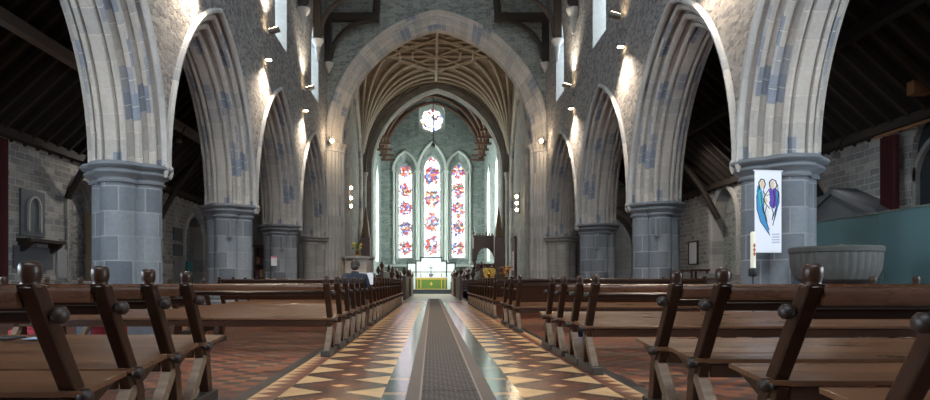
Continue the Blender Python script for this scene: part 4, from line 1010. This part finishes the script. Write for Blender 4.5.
# ------------------------------------------------------------------ pews
def pew_type(L_, panel, sg):
    """sg: direction from the aisle end into the row (+1 right, -1 left). Origin: aisle end post, y = 0 at finial."""
    root = bpy.data.objects.new('church_pew', None); COL.objects.link(root); root.empty_display_size = .1
    TOP = .895
    py = lambda z: (TOP-z)*.58          # the post leans away from the viewer going down
    def post(x):
        t = MB(); w = .043
        pts = [(py(z), z) for z in (TOP, .33)]
        t.add([(x-.036, py(TOP)-w, TOP), (x+.036, py(TOP)-w, TOP), (x+.036, py(TOP)+w, TOP), (x-.036, py(TOP)+w, TOP),
               (x-.036, py(.06)-w-.10, .30), (x+.036, py(.06)-w-.10, .30), (x+.036, py(.06)+w-.10, .30), (x-.036, py(.06)+w-.10, .30)],
              [(0, 1, 2, 3), (7, 6, 5, 4), (0, 4, 5, 1), (1, 5, 6, 2), (2, 6, 7, 3), (3, 7, 4, 0)])
        return t
    for xe, out in ((0, -sg), ((L_)*sg, sg)):
        p = post(xe).build('post', M_oak, root, bevel=.008)
        t = MB(); t.lathe([(.043, TOP-.015), (.036, TOP-.004), (.033, TOP+.006), (.037, TOP+.016), (.0405, TOP+.030), (.0415, TOP+.050), (.040, TOP+.068), (.034, TOP+.080), (.022, TOP+.085), (1e-4, TOP+.087)] if not panel else [(.03, TOP+.05), (.034, TOP+.07), (.024, TOP+.08), (.038, TOP+.10), (.042, TOP+.115), (.03, TOP+.13), (1e-4, TOP+.135)], (xe, 0, 0), 12)
        if panel: t.box(xe-.03, xe+.03, -.03, .03, TOP, TOP+.055)
        t.build('finial', M_oak, p, smooth=50)
        for z in (.775, .43):
            t = MB(); yk = py(z) if z > .6 else py(.43)-.02
            t.tube([(xe+out*.03, yk, z), (xe+out*.045, yk, z), (xe+out*.055, yk, z), (xe+out*.085, yk, z), (xe+out*.10, yk, z)], [.020, .022, .034, .034, .020], 10); t.build('peg', M_peg, p, smooth=50)
        # legs and foot
        t = MB(); t.add([(xe-.034, .27, .36), (xe+.034, .27, .36), (xe+.034, .37, .36), (xe-.034, .37, .36), (xe-.034, .0, .07), (xe+.034, .0, .07), (xe+.034, .11, .07), (xe-.034, .11, .07)],
              [(0, 1, 2, 3), (7, 6, 5, 4), (0, 4, 5, 1), (1, 5, 6, 2), (2, 6, 7, 3), (3, 7, 4, 0)]); t.build('leg', M_worn, root, bevel=.006)
        t = MB(); t.add([(xe-.034, .30, .36), (xe+.034, .30, .36), (xe+.034, .40, .36), (xe-.034, .40, .36), (xe-.034, .36, .07), (xe+.034, .36, .07), (xe+.034, .46, .07), (xe-.034, .46, .07)],
              [(0, 1, 2, 3), (7, 6, 5, 4), (0, 4, 5, 1), (1, 5, 6, 2), (2, 6, 7, 3), (3, 7, 4, 0)]); t.build('leg', M_oak, root, bevel=.006)
        t = MB(); t.box(xe-.057, xe+.057, -.10, .52, 0, .075); t.build('foot', M_foot, root, bevel=.008)
        t = MB(); t.prism([(.22, .424), (.60, .472), (.60, .44), (.50, .40), (.34, .33), (.26, .33)], xe-.028, xe+.028, 'x'); t.build('seat_bracket', M_oak, root, bevel=.005)
    a, b = (.036, L_-.036)
    def bar(y0, y1, z0, z1, nm, mat, a=a, b=b, bev=.012):
        t = MB(); t.box(sg*a, sg*b, y0, y1, z0, z1); return t.build(nm, mat, root, bevel=bev)
    if panel:
        bar(-.035, .035, .925, .975, 'top_rail', M_oak); bar(.005, .03, .83, .925, 'upper_board', M_oak, bev=.004)
        t = MB(); t.add([(sg*a, .02, .84), (sg*b, .02, .84), (sg*b, .045, .84), (sg*a, .045, .84), (sg*a, .17, .54), (sg*b, .17, .54), (sg*b, .195, .54), (sg*a, .195, .54)],
              [(0, 1, 2, 3), (7, 6, 5, 4), (0, 4, 5, 1), (1, 5, 6, 2), (2, 6, 7, 3), (3, 7, 4, 0)]); t.build('back_panel', M_oak, root)
    else:
        t = MB(); pr = [(-.028, .805), (-.03, .85), (-.022, .872), (-.005, .882), (.02, .88), (.036, .866), (.042, .84), (.04, .805)]
        t.prism(pr, sg*a, sg*b, 'x'); t.build('top_rail', M_rail, root, smooth=40)
        bar(.055, .085, .742, .79, 'lower_rail', M_oak)
    for k, (y0, y1) in enumerate(((.22, .409), (.411, .61))):
        t = MB(); za, zb_ = .455+(y0-.22)*.085, .455+(y1-.22)*.085
        t.prism([(y0, za-.024), (y1, zb_-.024), (y1, zb_), (y0, za)], sg*(-.075), sg*(L_+.06), 'x'); t.build('seat_board', M_seat, root, bevel=.003)
    bar(.235, .262, .345, .424, 'apron', M_oak, bev=.004)
    n = int(L_//1.6)
    for i in range(1, n):
        x = sg*L_*i/n
        t = MB(); t.prism([(.26, .428), (.50, .458), (.44, .07), (.36, .07), (.34, .30), (.20, .07), (.10, .07)], x-.03, x+.03, 'x'); t.build('middle_leg', M_oak, root)
        t = MB(); t.box(x-.045, x+.045, -.02, .50, 0, .07); t.build('foot', M_foot, root)
    return root
ordw = ['first', 'second', 'third', 'fourth', 'fifth', 'sixth', 'seventh', 'eighth', 'ninth', 'tenth', 'eleventh', 'twelfth', 'thirteenth', 'fourteenth', 'fifteenth', 'sixteenth', 'seventeenth', 'eighteenth', 'nineteenth', 'twentieth', 'twenty-first', 'twenty-second', 'twenty-third', 'twenty-fourth', 'twenty-fifth', 'twenty-sixth', 'twenty-seventh', 'twenty-eighth']
rows = {}
rows['left'] = [(-1.50, 2.43, 'n'), (-1.60, 3.14, 'n'), (-1.66, 3.81, 'n'), (-1.72, 4.55, 'n')] + [(-1.29, y, 'f' if y < 10 else 'g') for y in (7.97, 8.86, 9.72, 10.5, 11.3, 12.1)] + [(-1.29, 13.6+.95*k, 'p') for k in range(15)]
rows['right'] = [(1.60, 1.95, 'n'), (1.60, 2.73, 'n'), (1.60, 3.57, 'n'), (1.60, 4.25, 'n')] + [(1.62, y, 'f') for y in (6.42, 7.10, 7.94, 8.72)] + [(1.60, y, 'p') for y in (11.8, 12.95, 13.9)] + [(1.60, 16.3+.93*k, 'p') for k in range(13)]
for side, sg in (('left', -1), ('right', 1)):
    tp = {}
    for i, (x, y, kd) in enumerate(rows[side]):
        if kd not in tp:
            ln = {('left', 'n'): 2.9, ('left', 'g'): 2.95, ('left', 'f'): 3.96, ('left', 'p'): 3.15, ('right', 'n'): 3.3, ('right', 'f'): 4.30, ('right', 'p'): 3.35}[(side, kd)]
            o = tp[kd] = pew_type(ln, kd == 'p', sg)
        else: o = copy_tree(tp[kd])
        o.location = (x, y, 0)
        lab = 'open-backed oak pew' if kd != 'p' else 'panel-backed oak pew'
        tag(o, '%s on the %s of the aisle, %s counted from the viewer' % (lab, side, ordw[i]), 'pew', 'pews on the %s of the aisle' % side)
# things on and under pews
e = empty('leaflet', (-2.95, 4.98, .475), 'pale blue leaflet lying on a left pew seat', 'leaflet', rz=.1)
t = MB(); t.box(-.13, .09, -.10, .10, 0, .004); t.build('page', plain('pale_blue_paper', (.38, .50, .68), .5, var=.03), e)
e = empty('tablet', (-3.25, 4.98, .475), 'black tablet computer with a small blue light beside the leaflet', 'tablet', rz=-.25)
t = MB(); t.box(-.10, .10, -.08, .08, 0, .012); t.build('case', M_dark, e, bevel=.003)
t = MB(); t.box(-.03, .0, -.084, -.08, .003, .010); t.build('indicator_light', emit('blue_led', (.05, .15, 1), 4), e)
for k, (x, y) in enumerate(((-5.62, 9.05), (-4.75, 9.6), (-6.2, 10.3))):
    t = MB(); t.box(-.22, .22, -.12, .12, .0, .26); o = t.build('kneeler', M_redcl, bevel=.04, smooth=40, loc=(x, y, 0))
    tag(o, 'red padded kneeler on the floor beyond the left pews, %s' % ['the leftmost near the aisle pillar', 'nearest the row ends', 'farthest back'][k], 'kneeler', 'red kneelers')
e = empty('dropped_book', (2.2, 9.6, 0), 'dark blue booklet leaning on the floor under the right pews', 'booklet')
t = MB(); t.box(-.1, .1, -.02, .02, 0, .22); t.build('cover', plain('navy', (.01, .015, .05), .5), e); t = MB(); t.box(-.06, .12, -.06, -.02, 0, .10); t.build('pages', M_white, e)

# ------------------------------------------------------------------ the seated person
def skin_mesh(name, joints, bones, mat, parent, sub=2, rootj=0):
    me = bpy.data.meshes.new(name); me.from_pydata([j[:3] for j in joints], bones, []); me.update()
    o = bpy.data.objects.new(name+'_tmp', me); COL.objects.link(o)
    o.modifiers.new('skin', 'SKIN'); 
    for i, j in enumerate(joints):
        sv = me.skin_vertices[0].data[i]; r = j[3]; sv.radius = r if isinstance(r, tuple) else (r, r); sv.use_root = (i == rootj)
    sb = o.modifiers.new('sub', 'SUBSURF'); sb.levels = sub; sb.render_levels = sub
    dg = bpy.context.evaluated_depsgraph_get(); dg.update()
    m2 = bpy.data.meshes.new_from_object(o.evaluated_get(dg)); m2.name = name
    bpy.data.objects.remove(o)
    m2.materials.clear(); m2.materials.append(mat)
    for p in m2.polygons: p.use_smooth = True
    r = bpy.data.objects.new(name, m2); COL.objects.link(r); r.parent = parent
    return r
M_skin = plain('skin', (.50, .30, .22), .55, var=.05)
M_jack = plain('navy_jacket', (.011, .018, .034), .8, var=.25)
M_trou = plain('dark_trousers', (.02, .02, .025), .8)
M_hair = plain('dark_brown_hair', (.020, .013, .009), .6, var=.4, scale=30)
P = empty('person', (-1.47, 12.5, 0), 'person with short dark hair in navy jacket seated in a left pew, seen from behind', 'person')
J = [(0, .02, .55, (.15, .11)), (0, .0, .75, (.14, .10)), (0, -.02, .95, (.16, .10)), (0, 0, 1.06, (.085, .075)), (0, .02, 1.12, (.052, .055)), (0, .045, 1.20, (.070, .085)), (0, .05, 1.27, (.072, .088)),
     (-.19, .0, 1.02, .058), (-.235, .04, .82, .046), (-.20, .24, .74, .036), (-.14, .34, .80, .024), (.19, .0, 1.02, .058), (.235, .04, .82, .046), (.20, .24, .74, .036), (.15, .34, .80, .024),
     (-.10, .05, .53, .085), (-.12, .42, .53, .062), (-.12, .44, .30, .05), (-.12, .42, .10, .035), (-.12, .55, .05, .035), (.10, .05, .53, .085), (.12, .42, .53, .062), (.12, .44, .30, .05), (.12, .42, .10, .035), (.12, .55, .05, .035)]
B = [(0, 1), (1, 2), (2, 3), (3, 4), (4, 5), (5, 6), (2, 7), (7, 8), (8, 9), (9, 10), (2, 11), (11, 12), (12, 13), (13, 14), (0, 15), (15, 16), (16, 17), (17, 18), (18, 19), (0, 20), (20, 21), (21, 22), (22, 23), (23, 24)]
for s_, h in ((-1, 10), (1, 14)):
    hx, hy, hz = J[h][:3]
    for k, (fx, ln) in enumerate(((-.030, .07), (-.010, .08), (.010, .075), (.028, .06))):
        a = len(J); J.append((hx+fx, hy+.05, hz+.01, .009)); J.append((hx+fx*1.1, hy+.05+ln*.5, hz+.02, .008)); J.append((hx+fx*1.1, hy+.05+ln*.75, hz-.01, .007)); B += [(h, a), (a, a+1), (a+1, a+2)]
    a = len(J); J.append((hx-s_*.035, hy+.02, hz+.03, .010)); J.append((hx-s_*.04, hy+.055, hz+.04, .008)); B += [(h, a), (a, a+1)]
skin_mesh('body', J, B, M_skin, P)
g = lambda i, k=1.13, e_=.012: (*J[i][:3], tuple(r*k+e_ for r in (J[i][3] if isinstance(J[i][3], tuple) else (J[i][3],)*2)))
JJ = [g(0), g(1), g(2, 1.13), (0, -.005, 1.075, (.085, .08)), g(7), g(8), g(9, 1.1, .008), g(11), g(12), g(13, 1.1, .008)]
skin_mesh('jacket', JJ, [(0, 1), (1, 2), (2, 3), (2, 4), (4, 5), (5, 6), (2, 7), (7, 8), (8, 9)], M_jack, P)
t = MB(); t.tube([(0, -.0, 1.075), (0, .005, 1.115)], [.085, .068], 16, squash=(1, .95)); t.build('collar', M_jack, P, smooth=50)
JT = [g(0), g(15), g(16), g(17), g(18), g(20), g(21), g(22), g(23)]
skin_mesh('trousers', JT, [(0, 1), (1, 2), (2, 3), (3, 4), (0, 5), (5, 6), (6, 7), (7, 8)], M_trou, P)
t = MB()
for s_ in (-1, 1): t.ball((s_*.12, .52, .045), .06, 12, sc=(.8, 1.9, .75))
t.build('shoes', M_dark, P, smooth=60)
t = MB(); t.lathe([(math.sin(a)*.094, math.cos(a)*.115) for a in [.02+1.78*i/9 for i in range(10)]], (0, .035, 1.245), 20, M=Matrix.Diagonal((.97, 1.16, 1)).to_3x3())
t.ball((0, -.035, 1.20), .078, 12, sc=(1.02, .6, .85)); t.build('hair', M_hair, P, smooth=60)
for s_ in (-1, 1): t = MB(); t.ball((s_*.083, .055, 1.215), .028, 10, sc=(.45, .8, 1.1)); t.build('ear', M_skin, P, smooth=60)
t = MB(); t.ball((0, .155, 1.215), .02, 8, sc=(.8, 1.1, 1.4)); t.build('nose', M_skin, P, smooth=60)
t = MB()
for s_ in (-1, 1): t.ball((s_*.032, .133, 1.24), .012, 8)
t.build('eyes', M_dark, P, smooth=60)
t = MB(); t.tube([(-.022, .137, 1.178), (0, .142, 1.176), (.022, .137, 1.178)], .005, 6); t.build('mouth', plain('lips', (.4, .15, .13), .5), P, smooth=60)
e = empty('open_booklet', (-1.32, 12.95, .86), 'open white booklet held up by the seated person', 'booklet', rz=-.1)
t = MB(); t.prism([(-.16, -.01), (0, .02), (.16, -.01), (.16, -.004), (0, .026), (-.16, -.004)], 0, .24, 'z'); t.build('pages', M_white, e)

# ------------------------------------------------------------------ east end furniture
AY = 52.0
t = MB(); t.box(-2.55, 2.55, AY, EY, 0, .17); t.box(-1.95, 1.95, AY+.5, EY, .17, .34); struct(t.build('floor_altar_step', M_stepd, bevel=.015))
AC = -.03
e = empty('altar', (AC, AY+.9, .34), 'altar with green frontal and gold orphreys under the middle lancet', 'altar')
t = MB(); t.box(-1.25, 1.25, 0, .9, 0, .97); t.build('altar_body', M_marble, e)
t = MB(); t.box(-1.29, 1.29, -.04, .94, .97, 1.03); t.build('altar_cloth', M_white, e, bevel=.01)
t = MB(); t.box(-1.25, 1.25, -.02, 0, .05, .97); t.build('frontal', M_green, e)
t = MB()
for x in (-1.12, -.84, .84, 1.12): t.box(x-.035, x+.035, -.03, -.02, .05, .82)
t.box(-1.25, 1.25, -.035, -.02, .82, .97); t.box(-1.25, 1.25, -.03, -.02, .02, .08)
t.build('gold_orphrey', M_gold, e)
t = MB(); t.prism([(0, .30), (.06, .40), (.15, .46), (.06, .52), (0, .66), (-.06, .52), (-.15, .46), (-.06, .40)], -.032, -.02, 'y'); t.build('centre_emblem', M_gold, e)
e = empty('reredos', (AC, EY-1.6, .34), 'stepped white marble reredos edged in dark stone behind altar', 'reredos')
o = [(-2.0, 0), (-2.0, 2.2), (-1.28, 2.2), (-1.28, 2.38), (-.88, 2.38), (-.88, 2.68), (.88, 2.68), (.88, 2.38), (1.28, 2.38), (1.28, 2.2), (2.0, 2.2), (2.0, 0)]
t = MB(); t.prism(o, 0, .15, 'y'); t.build('marble_panel', M_marble, e)
t = MB()
for (a, b), (c, d) in zip(o, o[1:]):
    if abs(a-c) < 1e-6: t.box(a-.05, a+.05, -.05, .2, min(b, d)-.05 if min(b, d) > 0 else 0, max(b, d)+.05)
    else: t.box(min(a, c)-.05, max(a, c)+.05, -.05, .2, b-.05, b+.05)
for x in (-1.28, 1.28): t.box(x-.05, x+.05, -.04, .0, 0, 2.25)
t.build('dark_edging', M_stepd, e)
t = MB()
for a in (-.9, -.3, .3, .9): t.box(a-.012, a+.012, -.008, 0, 1.2, 2.3)
t.build('panel_joint', M_pier, e)
e = empty('altar_cross', (AC-.02, AY+1.62, 1.37), 'small dark cross standing on the altar', 'cross')
t = MB(); t.box(-.03, .03, -.03, .03, .1, 1.05); t.box(-.2, .2, -.03, .03, .72, .78); t.build('cross', M_dark, e); t = MB(); t.box(-.12, .12, -.08, .08, 0, .1); t.build('base', M_dark, e)
for k, x in enumerate((-.85, .85)):
    e = empty('altar_candlestick', (AC+x, AY+1.5, 1.37), 'short candlestick on the %s end of the altar' % ('left' if x < 0 else 'right'), 'candlestick', 'altar candlesticks')
    t = MB(); t.lathe([(.07, 0), (.05, .03), (.02, .06), (.03, .2), (.05, .24)], n=10); t.build('stick', M_dark, e, smooth=40)
    t = MB(); t.lathe([(.025, .24), (.025, .42)], n=8); t.build('candle', M_candle, e)
t = MB()
for k in range(9):
    a = k*.7; t.ball((AC+.18*math.cos(a)*(.4+k*.07), AY+1.3+.06*math.sin(a), 1.50+.10*math.sin(k*1.9)), .07, 8)
t.box(AC-.06, AC+.06, AY+1.25, AY+1.35, 1.37, 1.46)
tag(t.build('book_stand', plain('violet_grey', (.12, .09, .13), .7)), 'dark clustered altar ornament below the cross', 'ornament')
e = empty('riddel_frame', (AC, AY+.75, .34), 'slender dark rail on four posts around the altar', 'altar rail')
for x in (-2.0, -1.33, 1.33, 2.0): t = MB(); t.tube([(x, 0, 0), (x, 0, 1.42)], .03, 8); t.build('post', M_marble if abs(x) < 1.5 else M_stall, e)
t = MB(); t.box(-2.05, 2.05, -.03, .03, 1.40, 1.46); t.build('rail', M_stall, e)
for k, (x0, x1) in enumerate(((-2.45, -1.5), (1.5, 2.45))):
    e = empty('communion_rail', (0, AY+.25, .17), 'dark low communion rail %s of the altar' % ('left' if k == 0 else 'right'), 'altar rail', 'communion rails')
    t = MB(); t.box(x0, x1, -.06, .06, .68, .76); t.box(x0, x1, -.04, .04, 0, .06); t.build('rail', M_stall, e)
    for q in range(4): x = x0+.06+(x1-x0-.12)*q/3; t = MB(); t.lathe([(.03, .06), (.045, .2), (.025, .4), (.03, .68)], (x, 0, 0), 8); t.build('baluster', M_dark, e)

# choir stalls
def poppy(t, x, y, z, k=1):
    t.lathe([(.05*k, z), (.03*k, z+.05*k), (.09*k, z+.16*k), (.12*k, z+.26*k), (.07*k, z+.36*k), (.02*k, z+.46*k)], (x, y, 0), 8)
for sg, nm in ((-1, 'left'), (1, 'right')):
    for r_, (xo, hh) in enumerate(((1.45 if sg > 0 else 1.35, 1.15), (2.5, 1.45))):
        for k, (y0, y1) in enumerate(((33.2, 38.8), (42.2, 47.2))):
            if sg > 0 and r_ == 1 and k == 1: y0 = 44.5
            e = empty('choir_stall', (sg*xo, y0, 0), 'dark carved choir stall on the %s, %s row of the %s block' % (nm, 'lower front' if r_ == 0 else 'taller back', 'nearer' if k == 0 else 'farther'), 'choir stall', 'choir stalls')
            t = MB(); t.box(0, sg*.08, 0, y1-y0, 0, hh); t.build('desk_front', M_stall, e)
            t = MB(); t.box(sg*-.05, sg*.32, 0, y1-y0, hh, hh+.05); t.build('desk_top', M_stall, e)
            t = MB(); t.box(sg*.42, sg*.85, 0, y1-y0, .4, .47); t.box(sg*.82, sg*.9, 0, y1-y0, .0, hh); t.build('seat', M_stall, e)
            for yy in (0, y1-y0):
                t = MB(); t.box(sg*-.03, sg*.12, yy-.06, yy+.06, 0, hh+.08); poppy(t, sg*.045, yy, hh+.08); t.build('stall_end', M_stall, e, smooth=30)
                t = MB(); t.box(sg*.42, sg*.92, yy-.05, yy+.05, 0, hh-.1); poppy(t, sg*.67, yy, hh-.1, 1.2); t.build('stall_end', M_stall, e, smooth=30)
# tall stall end panels close to the altar
for sg in (-1, 1):
    x = 1.62*sg+.05; e = empty('tall_bench_end', (x, 46.8+.8, 0), 'tall dark bench end with poppy head, %s side nearest the altar' % ('left' if sg < 0 else 'right'), 'bench end', 'tall bench ends')
    t = MB(); t.box(-.22, .22, 0, .35, 0, 1.5); t.build('panel', M_stall, e, bevel=.02); t = MB(); poppy(t, 0, .17, 1.5, .9); t.build('poppy_head', M_stall, e, smooth=40)
# bishop's throne canopy
e = empty('canopied_throne', (3.62, 43.6, 0), 'dark carved throne with pinnacled canopy on the right of the choir', 'throne')
for x in (-.75, .75):
    for y in (-.6, .6):
        t = MB(); t.lathe([(.11, 0), (.11, .3), (.07, .4), (.065, 2.3), (.12, 2.45)], (x, y, 0), 8); t.build('post', M_stall, e)
for y in (-.62, .62):
    t = MB(); zt = 3.95; op = [(-.85, 2.4), (-.62, 2.4)]+[(-.62*math.cos(PI*i/10), 2.4+.85*math.sin(PI*i/10)) for i in range(1, 10)]+[(.62, 2.4), (.85, 2.4), (.85, zt), (-.85, zt)]
    t.prism(op, y-.05, y+.05, 'y'); t.build('canopy_front', M_stall, e)
for x in (-.8, .8): t = MB(); t.box(x-.04, x+.04, -.62, .62, 3.2, 3.95); t.build('canopy_side', M_stall, e)
t = MB(); t.box(-.9, .9, -.7, .7, 3.93, 4.02)
for k in range(9): t.box(-.88+k*.2, -.78+k*.2, -.68, -.62, 4.02, 4.16)
t.build('cresting', M_stall, e)
for x in (-.82, 0, .82):
    t = MB(); h = .55 if x else .85; t.lathe([(.08, 4.02), (.06, 4.1), (.09, 4.2), (.05, 4.3), (.02, 4.02+h)], (x, -.62, 0), 8); t.build('pinnacle', M_stall, e)
t = MB(); t.box(-.6, .6, .1, .6, 0, .6); t.box(-.6, .6, .52, .6, .6, 2.2); t.build('seat', M_stall, e)
# lattice door
e = empty('lattice_door', (4.84, 38.0, 0), 'dark wooden door with a pale lattice window on right crossing wall', 'door', rz=0)
t = MB(); t.box(-.10, -.02, -.85, .85, 0, 3.4); t.box(-.14, -.02, -.95, .95, 3.4, 3.55); t.build('door_leaf', M_stall, e)
t = MB(); t.box(-.115, -.10, -.42, .42, 1.6, 2.75); t.build('lattice_pane', emit('lattice_light', (.8, .75, .75), .35), e)
t = MB()
for k in range(6): t.box(-.13, -.115, -.42, .42, 1.6+k*.22, 1.63+k*.22)
for k in range(5): t.box(-.13, -.115, -.42+k*.205, -.40+k*.205, 1.6, 2.75)
t.build('lattice', M_stall, e)
# eagle lectern
e = empty('eagle_lectern', (2.75, 31.0, 0), 'brass eagle lectern right of the aisle before the choir', 'lectern'); e.scale = (.8, .8, .92)
t = MB(); t.lathe([(.26, 0), (.26, .06), (.16, .12), (.06, .2), (.045, .6), (.09, .66), (.045, .72), (.04, 1.05), (.12, 1.15), (.12, 1.22)], n=16); t.build('stem', M_brass, e, smooth=40)
t = MB(); t.ball((0, .0, 1.42), .13, 12, sc=(.8, .8, 1.4)); t.ball((0, -.1, 1.63), .06, 10, sc=(.9, 1.3, 1)); t.build('eagle_body', M_brass, e, smooth=60)
for s_ in (-1, 1):
    t = MB(); t.prism([(0, 1.35), (s_*.14, 1.45), (s_*.28, 1.72), (s_*.40, 1.66), (s_*.36, 1.42), (s_*.26, 1.22), (s_*.10, 1.22)], .02, .06, 'y'); t.build('wing', M_brass, e, bevel=.008)
t = MB(); t.box(-.3, .3, .06, .1, 1.36, 1.75); t.build('book_rest', M_brass, e)
# flowers
def flowers(nm, loc, cols_, n, r, lab, vase):
    e = empty(nm, loc, lab, 'flowers')
    t = MB(); t.lathe([(.06, 0), (.10, .08), (.07, .2), (.09, .24)], n=12); t.build('vase', vase, e, smooth=40)
    for ci, c in enumerate(cols_):
        t = MB()
        for k in range(n):
            a = random.random()*2*PI; q = random.random(); zz_ = .3+.7*r*random.random()*1.6; rr = r*math.sqrt(q)
            t.ball((rr*math.cos(a), rr*.6*math.sin(a), zz_), .035+.03*random.random(), 6, sc=(1, 1, .7))
        o = t.build('leaves' if ci == 0 else 'blooms', plain(nm+'_%d' % ci, c, .6), e); o['kind'] = 'stuff'
flowers('flower_arrangement', (3.35, 30.6-.9, 1.0), [(.05, .12, .02), (.65, .12, .04), (.7, .3, .05)], 14, .3, 'orange and green flowers on a stand right of the eagle lectern', M_brass)
t = MB(); t.lathe([(.2, 0), (.2, .05), (.04, .1), (.04, .93), (.18, .97), (.18, 1.0)], (3.35, 29.7, 0), 12); tag(t.build('flower_stand', M_stall, smooth=40), 'turned dark wooden stand under the orange flowers', 'stand')
# stone pulpit
e = empty('stone_pulpit', (-3.25, 28.6, 0), 'pale octagonal stone pulpit behind the seated person', 'pulpit')
t = MB(); t.lathe([(.55, 0), (.55, .2), (.32, .35), (.32, .75), (.66, 1.0), (.66, 1.05)], n=8); t.build('pedestal', M_dress, e)
t = MB(); t.lathe([(.64, 1.05), (.64, 1.9), (.74, 1.95), (.76, 2.05), (.60, 2.05), (.58, 1.2), (1e-4, 1.2)], n=8); t.build('drum', M_dress, e)
t = MB()
for k in range(8):
    a = 2*PI*k/8; t.lathe([(.05, 1.05), (.04, 1.1), (.04, 1.85), (.06, 1.92)], (.66*math.cos(a), .66*math.sin(a), 0), 8)
t.build('corner_shaft', M_rib, e)
flowers('flower_arrangement', (-3.2, 28.25-.25, 2.05), [(.05, .14, .02), (.6, .5, .05)], 10, .22, 'yellow and green flowers on the edge of the stone pulpit', M_brass)
# carved stall canopies by the choir arch
for sg, x in ((-1, -3.55), (1, 4.2)):
    x = -3.9 if sg < 0 else 3.98
    e = empty('spire_canopy', (x, 38.6, 0), 'tall brown spired wooden canopy %s of the choir' % ('left' if sg < 0 else 'right'), 'canopy', 'spired canopies')
    t = MB(); t.box(-.26, .26, -.2, .2, 0, 3.6); t.build('stall_back', M_stall, e)
    t = MB(); t.lathe([(.30, 3.6), (.26, 3.8), (.17, 4.4), (.08, 5.0), (.02, 5.4)], n=8); t.build('spire', wood('spire_wood_%d' % (sg+1), (.10, .06, .035), (.2, .13, .08), .6), e, smooth=30)

# ------------------------------------------------------------------ light
w = bpy.data.worlds.new('world'); SC.world = w; w.use_nodes = True
bg = w.node_tree.nodes['Background']; bg.inputs[0].default_value = (.84, .92, 1.0, 1); bg.inputs[1].default_value = 6.3
